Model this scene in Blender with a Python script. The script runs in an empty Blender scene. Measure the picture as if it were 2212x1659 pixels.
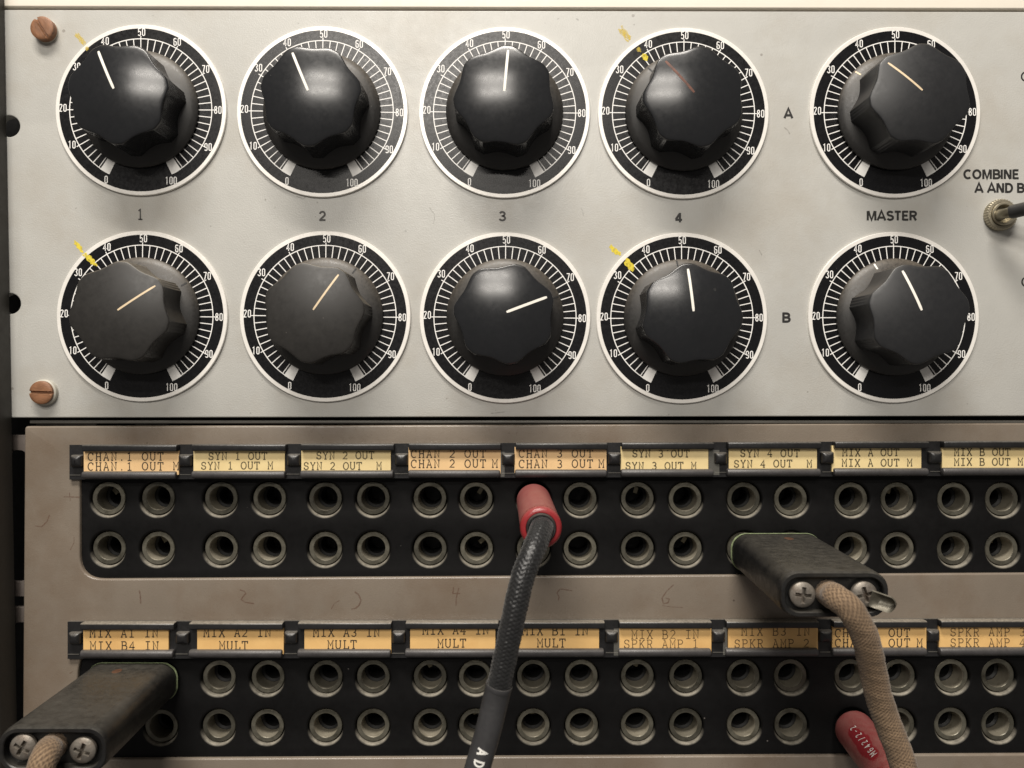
import bpy, bmesh, math, random
from mathutils import Vector, Matrix, Quaternion
random.seed(7)
PI = math.pi
sc = bpy.context.scene
C = sc.collection

# ------------------------------------------------------------------ camera, world, lamps, exposure
S = 0.1375e-3            # metres per unit of the 2212 x 1659 measuring grid, on the panel face
D = 0.253                # camera distance from the panel face
CX, CY = 1106.0, 829.5
cam_d = bpy.data.cameras.new('camera')
cam = bpy.data.objects.new('camera', cam_d); C.objects.link(cam)
cam.location = (0, -D, 0); cam.rotation_euler = (PI/2, 0, 0)
cam_d.sensor_width = 36.0
cam_d.lens = 36.0 * D / (2212 * S)
cam_d.clip_start = 0.005; cam_d.clip_end = 20
cam_d.dof.use_dof = True
cam_d.dof.focus_distance = D - 0.012
cam_d.dof.aperture_fstop = 20
sc.camera = cam

w = bpy.data.worlds.new('World'); sc.world = w; w.use_nodes = True
w.node_tree.nodes['Background'].inputs[0].default_value = (1.0, 0.93, 0.86, 1)
w.node_tree.nodes['Background'].inputs[1].default_value = 0.155

def tube_lamp(name, loc, power, sx, sy, col):
    l = bpy.data.lights.new(name, 'AREA'); l.shape = 'RECTANGLE'; l.size = sx; l.size_y = sy
    l.energy = power; l.color = col
    o = bpy.data.objects.new(name, l); C.objects.link(o); o.location = loc
    o.rotation_euler = (Vector((0, 0, 0.0)) - Vector(loc)).to_track_quat('-Z', 'Y').to_euler()
    return o
LC = (1.0, 0.94, 0.86)
# steep main fixture almost overhead, and a second fixture farther back in the room (the twin streaks on the knobs)
tube_lamp('ceiling_tube', (-0.12, -0.50, 0.99), 8.5, 0.60, 0.06, LC)
tube_lamp('ceiling_tube', (-0.12, -0.62, 0.99), 8.5, 0.60, 0.06, LC)
tube_lamp('far_tube', (-0.16, -1.20, 0.76), 5.7, 0.50, 0.035, LC)
tube_lamp('far_tube', (-0.16, -1.30, 0.55), 5.7, 0.50, 0.035, LC)

sc.view_settings.view_transform = 'Standard'
sc.view_settings.look = 'None'
sc.view_settings.exposure = 0.0
sc.view_settings.gamma = 1.0
sc.view_settings.use_curve_mapping = False

# ------------------------------------------------------------------ helpers
MM = 0.001
def W(px, py, h=0.0):
    """grid point seen at height h (metres) above the panel face -> world"""
    k = S * (D - h) / D
    return Vector(((px - CX) * k, -h, (CY - py) * k))

class MB:
    def __init__(s): s.v = []; s.f = []; s.uv = {}
    def vert(s, p): s.v.append(tuple(p)); return len(s.v) - 1
    def loft(s, rings, closed=True, cap0=False, cap1=False, flip=False):
        idx = [[s.vert(p) for p in r] for r in rings]
        n = len(idx[0])
        for a, b in zip(idx, idx[1:]):
            for i in range(n if closed else n - 1):
                j = (i + 1) % n
                q = (a[i], a[j], b[j], b[i])
                s.f.append(q[::-1] if flip else q)
        if cap0: s.f.append(tuple(idx[0]) if flip else tuple(idx[0][::-1]))
        if cap1: s.f.append(tuple(idx[-1][::-1]) if flip else tuple(idx[-1]))
        return idx
    def lathe(s, prof, n=64, c=(0, 0, 0), rfun=None, cap0=False, cap1=False):
        rings = []
        for r, h in prof:
            ring = []
            for i in range(n):
                t = 2 * PI * i / n
                rr = rfun(r, h, t) if rfun else r
                ring.append((c[0] + rr * math.cos(t), c[1] - h, c[2] + rr * math.sin(t)))
            rings.append(ring)
        s.loft(rings, True, cap0, cap1)
    def box(s, lo, hi):
        (x0, y0, z0), (x1, y1, z1) = lo, hi
        i = [s.vert(p) for p in ((x0,y0,z0),(x1,y0,z0),(x1,y1,z0),(x0,y1,z0),(x0,y0,z1),(x1,y0,z1),(x1,y1,z1),(x0,y1,z1))]
        for q in ((0,3,2,1),(4,5,6,7),(0,1,5,4),(1,2,6,5),(2,3,7,6),(3,0,4,7)):
            s.f.append(tuple(i[k] for k in q))
    def rbox(s, lo, hi, r, n=5):
        """bar along x with a rounded (y,z) cross-section and slightly rounded ends"""
        (x0, y0, z0), (x1, y1, z1) = lo, hi
        r = min(r, (y1-y0)/2*0.98, (z1-z0)/2*0.98)
        def sec(ins):
            q = []
            for cy, cz, a0 in ((y1-r, z1-r, 0), (y0+r, z1-r, 90), (y0+r, z0+r, 180), (y1-r, z0+r, 270)):
                for k in range(n + 1):
                    a = math.radians(a0 + 90 * k / n)
                    q.append((cy + (r - ins) * math.cos(a), cz + (r - ins) * math.sin(a)))
            return q
        e = r * 0.5
        rings = []
        for x, ins in ((x0, e*0.8), (x0 + e*0.3, e*0.25), (x0 + e, 0), (x1 - e, 0), (x1 - e*0.3, e*0.25), (x1, e*0.8)):
            rings.append([(x, a, b) for a, b in sec(ins)])
        s.loft(rings, True, True, True)
    def ribbon(s, pts, wd, h, closed=False, mapf=None):
        P = [Vector(p) for p in pts]
        n = len(P)
        if n < 2: return
        L = []; R = []
        for i in range(n):
            if closed: a, b = P[i-1], P[(i+1) % n]
            else: a, b = P[max(i-1, 0)], P[min(i+1, n-1)]
            d0 = (P[i] - a); d1 = (b - P[i])
            if d0.length < 1e-9: d0 = d1
            if d1.length < 1e-9: d1 = d0
            d0 = d0.normalized(); d1 = d1.normalized()
            t = d0 + d1
            t = t.normalized() if t.length > 1e-6 else d1
            nrm = Vector((-t.y, t.x))
            m = 1.0 / max(0.55, abs(nrm.dot(Vector((-d1.y, d1.x)))))
            L.append(P[i] + nrm * wd/2 * m); R.append(P[i] - nrm * wd/2 * m)
        mp = mapf or (lambda p: (p.x, -h, p.y))
        a = [s.vert(mp(p)) for p in L]; b = [s.vert(mp(p)) for p in R]
        for i in range(n if closed else n - 1):
            j = (i + 1) % n
            s.f.append((a[i], b[i], b[j], a[j]))
    def shift(s, d): s.v = [(p[0]+d[0], p[1]+d[1], p[2]+d[2]) for p in s.v]
    def mesh(s, name, ang=35):
        m = bpy.data.meshes.new(name); m.from_pydata(s.v, [], s.f)
        m.validate(); m.update()
        finish(m, ang)
        if s.uv:
            l = m.uv_layers.new(name='UVMap')
            for lp in m.loops: l.data[lp.index].uv = s.uv.get(lp.vertex_index, (0, 0))
        return m

def finish(m, ang=35):
    bm = bmesh.new(); bm.from_mesh(m)
    bmesh.ops.recalc_face_normals(bm, faces=bm.faces)
    bm.to_mesh(m); bm.free()
    for p in m.polygons: p.use_smooth = True
    m.set_sharp_from_angle(angle=math.radians(ang))

def flatten_up(m):
    """flat printing: make every face look towards the camera side (-Y)"""
    bm = bmesh.new(); bm.from_mesh(m)
    for f in bm.faces:
        f.normal_update()
        if f.normal.y > 0: f.normal_flip()
    bm.to_mesh(m); bm.free()

def tag(o, label, cat, group=None):
    o['label'] = label; o['category'] = cat
    if group: o['group'] = group
    return o
def thing(name, label, cat, loc, group=None):
    o = bpy.data.objects.new(name, None); C.objects.link(o); o.location = loc
    o.empty_display_size = 0.005
    return tag(o, label, cat, group)
def obj(name, mb, mat, parent=None, world=False, ang=35, flat=False, loc=None):
    if world:
        mb.shift(-Vector(parent.location if parent else loc))
    m = mb if isinstance(mb, bpy.types.Mesh) else mb.mesh(name, ang)
    if flat: flatten_up(m)
    m.materials.clear(); m.materials.append(mat)
    o = bpy.data.objects.new(name, m); C.objects.link(o)
    if parent: o.parent = parent
    elif loc is not None: o.location = loc
    return o
def copy_tree(o, parent=None):
    c = o.copy(); C.objects.link(c)
    if parent: c.parent = parent
    for ch in list(o.children): copy_tree(ch, c)
    return c

def sheet(name, loops, thick, bevel, y_front):
    """flat sheet in the panel plane with holes: loops of (x,z), the first one the outline; rounded front edges"""
    mb = MB(); fronts = []
    for li, lp in enumerate(loops):
        P = []
        for p in lp:
            p = Vector(p)
            if not P or (p - P[-1]).length > 1e-7: P.append(p)
        if (P[0] - P[-1]).length < 1e-7: P.pop()
        n = len(P)
        area = sum(P[i].x*P[(i+1) % n].y - P[(i+1) % n].x*P[i].y for i in range(n))
        ccw = 1 if area > 0 else -1
        side = ccw if li == 0 else -ccw           # towards the material
        N_ = []
        for i in range(n):
            d0 = (P[i] - P[i-1]).normalized(); d1 = (P[(i+1) % n] - P[i]).normalized()
            n0 = Vector((-d0.y, d0.x)); n1 = Vector((-d1.y, d1.x)); nn = n0 + n1
            nn = nn.normalized() if nn.length > 1e-6 else n1
            N_.append(nn*side/max(0.5, nn.dot(n1)))
        rings = []
        for a in (0, 22.5, 45, 67.5, 90):
            ar = math.radians(a); dd = bevel*(1 - math.sin(ar)); y = y_front + bevel*(1 - math.cos(ar))
            rings.append([(P[i].x + N_[i].x*dd, y, P[i].y + N_[i].y*dd) for i in range(n)])
        rings.append([(p.x, y_front + thick, p.y) for p in P])
        fronts.append(mb.loft(rings)[0])
    pts = []; edges = []; back = []
    for f in fronts:
        o = len(pts)
        pts += [Vector((mb.v[i][0]*1000, mb.v[i][2]*1000)) for i in f]; back += f
        edges += [(o + i, o + (i+1) % len(f)) for i in range(len(f))]
    from mathutils.geometry import delaunay_2d_cdt
    V, E_, F, ov, oe, of = delaunay_2d_cdt(pts, edges, [], 0, 1e-6)
    mp_ = [back[o[0]] for o in ov]
    Vx = [Vector(v) for v in V]
    LP = [[Vector((mb.v[i][0]*1000, mb.v[i][2]*1000)) for i in f] for f in fronts]
    def inside(q, lp):
        c = False; j = len(lp) - 1
        for i in range(len(lp)):
            if (lp[i].y > q.y) != (lp[j].y > q.y) and q.x < (lp[j].x - lp[i].x)*(q.y - lp[i].y)/(lp[j].y - lp[i].y) + lp[i].x: c = not c
            j = i
        return c
    for f in F:
        q = sum((Vx[i] for i in f), Vector((0, 0)))/len(f)
        if inside(q, LP[0]) and not any(inside(q, l) for l in LP[1:]): mb.f.append(tuple(mp_[i] for i in f))
    return mb.mesh(name, 30)
def circ(cx, cz, r, n=40): return [(cx + r*math.cos(2*PI*i/n), cz + r*math.sin(2*PI*i/n)) for i in range(n)]

def text_mesh(txt, size, bold, xs=1.0, align='CENTER'):
    """built-in typeface, flat mesh in the panel plane"""
    cu = bpy.data.curves.new('lettering', 'FONT'); cu.body = txt; cu.size = size; cu.align_x = align; cu.align_y = 'CENTER'
    cu.offset = bold; cu.resolution_u = 4
    o = bpy.data.objects.new('lettering_tmp', cu); C.objects.link(o)
    bpy.context.view_layer.update()
    m = bpy.data.meshes.new_from_object(o.evaluated_get(bpy.context.evaluated_depsgraph_get()))
    bpy.data.objects.remove(o); bpy.data.curves.remove(cu)
    ys = [v.co.y for v in m.vertices]; x_ = [v.co.x for v in m.vertices]
    cy = (min(ys) + max(ys)) / 2; cx = (min(x_) + max(x_)) / 2
    if align == 'LEFT': cx = min(x_)
    for v in m.vertices: v.co = ((v.co.x - cx) * xs, 0, v.co.y - cy)
    return m
def fit_text(txt, wd, ht, bold=0.0):
    """lettering scaled to an exact width and height (metres)"""
    m = text_mesh(txt, 1.0, bold)
    xs = [v.co.x for v in m.vertices]; zs = [v.co.z for v in m.vertices]
    fx = wd / (max(xs) - min(xs)); fz = ht / (max(zs) - min(zs))
    for v in m.vertices: v.co = (v.co.x * fx, 0, v.co.z * fz)
    return m

# ------------------------------------------------------------------ materials
def mat(name, col, rough=0.5, metal=0.0, var=0.12, vscale=0.15, bump=0.0, bscale=4.0, dust=None, dust_lit_amt=0.0,
        specks=None, speck_scale=0.25, speck_th=0.08, rvar=0.1, spec=0.5, stain=None, stain_amt=0.0, stain_scale=0.03, coat=0.0, dust_all=0.0, warp=(1,1,1), orand=0.0, dlo=0.25, dhi=0.95, wear=None):
    """procedural surface: scales are in 1/mm, measured in the object's own space"""
    m = bpy.data.materials.new(name); m.use_nodes = True
    nt = m.node_tree; N = nt.nodes; L = nt.links
    b = N['Principled BSDF']
    tc = N.new('ShaderNodeTexCoord'); mp = N.new('ShaderNodeMapping'); mp.inputs['Scale'].default_value = (1000*warp[0], 1000*warp[1], 1000*warp[2])
    L.new(tc.outputs['Object'], mp.inputs[0])
    oi = N.new('ShaderNodeObjectInfo')
    add = N.new('ShaderNodeVectorMath'); add.operation = 'ADD'
    rm = N.new('ShaderNodeMath'); rm.operation = 'MULTIPLY'; rm.inputs[1].default_value = 377.0
    L.new(oi.outputs['Random'], rm.inputs[0]); L.new(mp.outputs[0], add.inputs[0]); L.new(rm.outputs[0], add.inputs[1])
    vec = add.outputs[0]
    def noise(scale, det=5, ro=0.6):
        n = N.new('ShaderNodeTexNoise'); n.inputs['Scale'].default_value = scale; n.inputs['Detail'].default_value = det
        n.inputs['Roughness'].default_value = ro
        L.new(vec, n.inputs['Vector']); return n.outputs['Fac']
    def mixc(a, bcol, fac):
        x = N.new('ShaderNodeMix'); x.data_type = 'RGBA'
        if isinstance(a, tuple): x.inputs[6].default_value = (*a, 1)
        else: L.new(a, x.inputs[6])
        if isinstance(bcol, tuple): x.inputs[7].default_value = (*bcol, 1)
        else: L.new(bcol, x.inputs[7])
        if isinstance(fac, float): x.inputs[0].default_value = fac
        else: L.new(fac, x.inputs[0])
        return x.outputs[2]
    def ramp(src, lo, hi, a=0.0, bb=1.0):
        r = N.new('ShaderNodeMapRange'); L.new(src, r.inputs[0])
        r.inputs[1].default_value = lo; r.inputs[2].default_value = hi; r.inputs[3].default_value = a; r.inputs[4].default_value = bb
        return r.outputs[0]
    def mul(a, c2):
        x = N.new('ShaderNodeMath'); x.operation = 'MULTIPLY'; L.new(a, x.inputs[0])
        if isinstance(c2, float): x.inputs[1].default_value = c2
        else: L.new(c2, x.inputs[1])
        return x.outputs[0]
    n1 = noise(vscale)
    c0 = tuple(x * (1 - var) for x in col); c1 = tuple(min(1, x * (1 + var)) for x in col)
    c = mixc(c0, c1, ramp(n1, 0.3, 0.7))
    if stain: c = mixc(c, stain, mul(ramp(noise(stain_scale, 6, 0.65), 0.48, 0.72), stain_amt))
    n2 = noise(vscale * 5.3, 6, 0.7)
    if dust:
        g = N.new('ShaderNodeNewGeometry'); sx = N.new('ShaderNodeSeparateXYZ'); L.new(g.outputs['Normal'], sx.inputs[0])
        up = ramp(sx.outputs[2], dlo, dhi, 0.0, dust_lit_amt)  # up-facing tone: settled dust, and painted lit tops on the label strips
        if dust_all:
            ad = N.new('ShaderNodeMath'); ad.operation = 'ADD'; ad.use_clamp = True
            L.new(up, ad.inputs[0]); ad.inputs[1].default_value = dust_all; up = ad.outputs[0]
        dn = mul(up, ramp(n2, 0.3, 0.65, 0.35, 1.0))
        c = mixc(c, dust, dn)
    if specks:
        v = N.new('ShaderNodeTexVoronoi'); v.inputs['Scale'].default_value = speck_scale; L.new(vec, v.inputs['Vector'])
        th = N.new('ShaderNodeMath'); th.operation = 'LESS_THAN'; L.new(v.outputs['Distance'], th.inputs[0])
        sxx = N.new('ShaderNodeSeparateColor'); L.new(v.outputs['Color'], sxx.inputs[0])
        L.new(ramp(sxx.outputs[0], 0.45, 1.0, 0.0, speck_th), th.inputs[1])
        c = mixc(c, specks, mul(th.outputs[0], ramp(sxx.outputs[1], 0.0, 1.0, 0.25, 0.95)))
    if wear:
        g2 = N.new('ShaderNodeNewGeometry')
        c = mixc(c, wear, mul(ramp(g2.outputs['Pointiness'], 0.55, 0.66), ramp(noise(0.35, 6, 0.7), 0.45, 0.62, 0.0, 0.8)))
    if orand:
        hs = N.new('ShaderNodeHueSaturation'); L.new(c, hs.inputs['Color'])
        L.new(ramp(oi.outputs['Random'], 0.0, 1.0, 1 - orand, 1 + orand*0.6), hs.inputs['Value']); c = hs.outputs[0]
    L.new(c, b.inputs['Base Color'])
    b.inputs['Metallic'].default_value = metal
    L.new(ramp(n2, 0.3, 0.7, max(0.03, rough - rvar), min(1, rough + rvar)), b.inputs['Roughness'])
    b.inputs['Specular IOR Level'].default_value = spec
    b.inputs['Coat Weight'].default_value = coat
    if bump:
        bp = N.new('ShaderNodeBump'); bp.inputs['Strength'].default_value = bump; bp.inputs['Distance'].default_value = 0.0002
        L.new(noise(bscale, 3, 0.55), bp.inputs['Height']); L.new(bp.outputs[0], b.inputs['Normal'])
    return m

def ink(name, col, alpha=1.0, scale=3.0, lo=0.35, hi=0.55, rough=0.6):
    """printing or crayon laid over a surface, patchy where alpha < 1"""
    m = bpy.data.materials.new(name); m.use_nodes = True
    nt = m.node_tree; N = nt.nodes; L = nt.links; b = N['Principled BSDF']
    b.inputs['Base Color'].default_value = (*col, 1); b.inputs['Roughness'].default_value = rough
    b.inputs['Specular IOR Level'].default_value = 0.3
    tc = N.new('ShaderNodeTexCoord'); mp = N.new('ShaderNodeMapping'); mp.inputs['Scale'].default_value = (1000,)*3
    L.new(tc.outputs['Object'], mp.inputs[0])
    n = N.new('ShaderNodeTexNoise'); n.inputs['Scale'].default_value = scale; n.inputs['Detail'].default_value = 4
    L.new(mp.outputs[0], n.inputs['Vector'])
    r = N.new('ShaderNodeMapRange'); L.new(n.outputs['Fac'], r.inputs[0])
    r.inputs[1].default_value = lo; r.inputs[2].default_value = hi; r.inputs[3].default_value = alpha * 0.35; r.inputs[4].default_value = alpha
    L.new(r.outputs[0], b.inputs['Alpha'])
    return m

M = {}
M['panel'] = mat('grey_panel_paint', (0.44, 0.434, 0.406), 0.38, 0, 0.04, 0.06, 0.30, 2.6, specks=(0.10, 0.08, 0.06), speck_scale=0.13, speck_th=0.07,
                 stain=(0.36, 0.33, 0.28), stain_amt=0.6, stain_scale=0.028, rvar=0.08)
M['cream'] = mat('cream_panel_paint', (0.80, 0.74, 0.64), 0.45, 0, 0.03, 0.05, 0.12, 2.5)
M['patch'] = mat('beige_patch_panel_paint', (0.182, 0.151, 0.120), 0.30, 0, 0.09, 0.04, 0.22, 3.0, specks=(0.05, 0.035, 0.025), speck_scale=0.11, speck_th=0.04,
                 stain=(0.125, 0.083, 0.052), stain_amt=0.6, stain_scale=0.03, rvar=0.08, dust=(0.40, 0.34, 0.27), dust_lit_amt=0.25)
M['flange'] = mat('mauve_grey_steel', (0.16, 0.135, 0.12), 0.5, 0.2, 0.08, 0.05)
M['bakelite'] = mat('black_jack_plate', (0.0040, 0.0038, 0.0039), 0.55, 0, 0.25, 0.08, 0.12, 3.0, dlo=0.15, dhi=0.7, dust=(0.36, 0.33, 0.27), dust_lit_amt=0.80, specks=(0.12, 0.11, 0.10), speck_scale=0.16, speck_th=0.04, spec=0.15)
M['strip'] = mat('black_strip_plastic', (0.011, 0.0108, 0.0113), 0.36, 0, 0.2, 0.3, 0.10, 2.0, dust=(0.24, 0.22, 0.19), dust_lit_amt=0.55)  # pale up-facing tone here paints the lit top edges of the upper lips
M['strip_dusty'] = mat('dusty_black_strip_plastic', (0.014, 0.0138, 0.0145), 0.36, 0, 0.2, 0.3, 0.10, 2.0, dust=(0.36, 0.32, 0.26), dust_lit_amt=0.85)
M['lip'] = mat('lit_tone_lip_plastic', (0.044, 0.0415, 0.042), 0.42, 0, 0.2, 0.3, 0.10, 2.0, dust=(0.17, 0.155, 0.135), dust_lit_amt=0.45)  # strip plastic made lighter; its lit upper rounding is put into the colour
M['bore_shade'] = mat('shade_black_jack_inside', (0.006, 0.006, 0.0055), 0.6)  # near-black tube; the shade deep in the jack is put into its colour
M['knob'] = mat('black_knob_plastic', (0.0105, 0.0114, 0.0132), 0.235, 0, 0.10, 0.12, 0.0, 2.2, dust=(0.17, 0.145, 0.115), dust_lit_amt=0.28, dust_all=0.012, specks=(0.16, 0.15, 0.14), speck_scale=0.22, speck_th=0.03, rvar=0.03)
M['knob_dusty'] = mat('dulled_knob_plastic', (0.0150, 0.0142, 0.0135), 0.46, 0, 0.15, 0.10, 0.0, 2.2, dust=(0.21, 0.18, 0.135), dust_lit_amt=0.90, dust_all=0.025, specks=(0.18, 0.16, 0.14), speck_scale=0.22, speck_th=0.045, rvar=0.06)
M['knob_matte'] = mat('smooth_matte_knob_plastic', (0.0125, 0.0132, 0.0150), 0.42, 0, 0.10, 0.10, 0.0, 2.2, dust=(0.17, 0.145, 0.11), dust_lit_amt=0.40, dust_all=0.012, specks=(0.16, 0.15, 0.14), speck_scale=0.22, speck_th=0.03, rvar=0.05)
M['skirt'] = mat('dusty_knob_skirt', (0.0115, 0.0112, 0.011), 0.45, 0, 0.15, 0.25, 0.08, 3.0, dust=(0.16, 0.135, 0.105), dust_lit_amt=0.60, dlo=0.02, dhi=0.55, dust_all=0.03, specks=(0.16, 0.15, 0.13), speck_scale=0.5, speck_th=0.05)
M['dialblack'] = mat('black_dial_enamel', (0.0058, 0.0058, 0.0068), 0.27, 0, 0.08, 0.2, 0.03, 0.35, specks=(0.10, 0.09, 0.09), speck_scale=0.2, speck_th=0.03, rvar=0.08, spec=0.30)
M['dialrim'] = mat('white_dial_rim', (0.79, 0.765, 0.72), 0.33, 0.12, 0.05, 0.3, 0.05, 3.0, specks=(0.10, 0.08, 0.06), speck_scale=0.28, speck_th=0.05)
M['dialmark'] = mat('white_dial_print', (0.84, 0.83, 0.80), 0.45, 0, 0.04, 0.5)
M['blackink'] = mat('black_panel_ink', (0.012, 0.011, 0.010), 0.5, 0, 0.2, 1.0)
M['greyink'] = mat('faded_panel_ink', (0.045, 0.042, 0.038), 0.55, 0, 0.25, 1.0)
M['white'] = mat('white_pointer_fill', (0.80, 0.77, 0.70), 0.5, 0, 0.06, 0.8)
M['ivory'] = mat('yellowed_pointer_fill', (0.66, 0.52, 0.34), 0.5, 0, 0.12, 0.7)
M['rusty'] = mat('rust_red_pointer_groove', (0.13, 0.04, 0.018), 0.6, 0, 0.4, 0.6, stain=(0.012, 0.011, 0.011), stain_amt=0.9, stain_scale=0.25)
M['notch'] = mat('dark_notch', (0.004, 0.004, 0.004), 0.6)
M['copper'] = mat('brown_screw_head', (0.215, 0.098, 0.046), 0.55, 0.1, 0.28, 0.35, 0.35, 1.2, dust=(0.40, 0.25, 0.16), dust_lit_amt=0.2, warp=(1, 1, 2.2))
M['rivet'] = mat('dull_brown_rivet', (0.12, 0.062, 0.038), 0.5, 0.3, 0.3, 0.5)
M['tab'] = mat('tarnished_tab_metal', (0.13, 0.12, 0.095), 0.45, 0.5, 0.3, 0.4, 0.2, 1.6, dust=(0.16, 0.145, 0.11), dust_lit_amt=0.4)
M['nylon'] = mat('pale_washer_nylon', (0.46, 0.44, 0.38), 0.4, 0, 0.05, 0.3)
M['nickel'] = mat('dull_nickel_sleeve', (0.128, 0.120, 0.094), 0.38, 0.5, 0.25, 0.35, 0.15, 2.5, orand=0.45, dust=(0.30, 0.27, 0.20), dust_lit_amt=0.6, stain=(0.04, 0.036, 0.022), stain_amt=0.8, stain_scale=0.25)
M['bore'] = mat('lit_tone_bore', (0.27, 0.245, 0.19), 0.45, 0.25, orand=0.45, stain=(0.10, 0.088, 0.06), stain_amt=0.7, stain_scale=0.3, var=0.15, vscale=0.3, bump=0.1, bscale=2.0)  # sleeve's inner wall, coloured brighter than its ring to look lit
M['spring'] = mat('contact_spring', (0.20, 0.18, 0.13), 0.4, 0.9, 0.1, 0.3)
M['brassy'] = mat('aged_nickel_nut', (0.40, 0.36, 0.27), 0.38, 0.8, 0.12, 0.3, 0.1, 2.0, dust=(0.38, 0.32, 0.24), dust_lit_amt=0.2)
M['rubber'] = mat('black_rubber', (0.016, 0.0155, 0.015), 0.5, 0, 0.2, 0.3, 0.1, 2.0, dust=(0.2, 0.18, 0.15), dust_lit_amt=0.3)
M['plug'] = mat('scuffed_black_plug_plastic', (0.0065, 0.0063, 0.0063), 0.42, 0, 0.3, 0.08, 0.12, 2.0, wear=(0.16, 0.15, 0.13), stain=(0.055, 0.051, 0.043), stain_amt=0.42, stain_scale=0.05, dust=(0.13, 0.119, 0.098), dust_lit_amt=0.34, dlo=0.45, dhi=1.0, specks=(0.25, 0.22, 0.18), speck_scale=0.22, speck_th=0.04, rvar=0.12)
M['screwmetal'] = mat('worn_screw_metal', (0.20, 0.18, 0.155), 0.50, 0.55, 0.3, 0.4, 0.3, 1.6, dust=(0.24, 0.21, 0.165), dust_lit_amt=0.4, stain=(0.09, 0.05, 0.03), stain_amt=0.6, stain_scale=0.3)
M['verdigris'] = mat('green_residue', (0.20, 0.24, 0.13), 0.7, 0, 0.4, 0.8, 0.5, 1.5)
M['rail'] = mat('dark_rail_paint', (0.022, 0.020, 0.0165), 0.5, 0, 0.1, 0.05, 0.1, 2.0)
M['void'] = mat('unlit_cabinet_inside', (0.006, 0.006, 0.006), 0.9)
M['trim'] = mat('grey_trim_metal', (0.10, 0.095, 0.085), 0.45, 0.3, 0.1, 0.05, dust=(0.2, 0.18, 0.15), dust_lit_amt=0.4)
M['heatshrink'] = mat('black_heatshrink', (0.030, 0.030, 0.032), 0.42, 0, 0.2, 0.15, 0.15, 1.5, specks=(0.38, 0.36, 0.33), speck_scale=0.30, speck_th=0.16, dust=(0.16, 0.15, 0.14), dust_lit_amt=0.4, dust_all=0.06)
M['white_ink'] = ink('white_sleeve_print', (0.75, 0.74, 0.70), 1.0, 2.0, 0.2, 0.4)
M['crayon'] = ink('yellow_crayon', (0.74, 0.60, 0.06), 0.92, 1.1, 0.30, 0.55, 0.7)
M['crayon_dim'] = ink('thin_yellow_crayon', (0.72, 0.55, 0.10), 0.55, 1.1, 0.32, 0.60, 0.7)
M['pencil'] = ink('brown_grease_pencil', (0.12, 0.042, 0.022), 0.36, 1.2, 0.35, 0.6, 0.7)
M['type_dark'] = ink('dark_typed_ink', (0.045, 0.035, 0.025), 1.0, 4.0, 0.30, 0.50)
M['type_soft'] = ink('soft_typed_ink', (0.085, 0.070, 0.040), 0.92, 4.0, 0.32, 0.55)
M['type_thin'] = ink('pale_typed_ink', (0.10, 0.065, 0.035), 0.88, 4.0, 0.32, 0.55)
M['paper_gold'] = mat('gold_card_paper', (0.70, 0.44, 0.17), 0.6, 0, 0.06, 0.10, 0.05, 3.0, stain=(0.52, 0.28, 0.09), stain_amt=0.45, stain_scale=0.06)
M['paper_peach'] = mat('peach_card_paper', (0.71, 0.48, 0.24), 0.6, 0, 0.06, 0.10, 0.05, 3.0, stain=(0.55, 0.31, 0.13), stain_amt=0.4, stain_scale=0.06)
M['paper_cream'] = mat('cream_card_paper', (0.72, 0.57, 0.29), 0.6, 0, 0.06, 0.10, 0.05, 3.0, stain=(0.58, 0.40, 0.16), stain_amt=0.4, stain_scale=0.06)

def film_mat():
    m = bpy.data.materials.new('clear_cover_film'); m.use_nodes = True
    b = m.node_tree.nodes['Principled BSDF']
    b.inputs['Base Color'].default_value = (0.7, 0.68, 0.6, 1); b.inputs['Roughness'].default_value = 0.25
    b.inputs['Alpha'].default_value = 0.06
    return m
M['film'] = film_mat()

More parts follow.
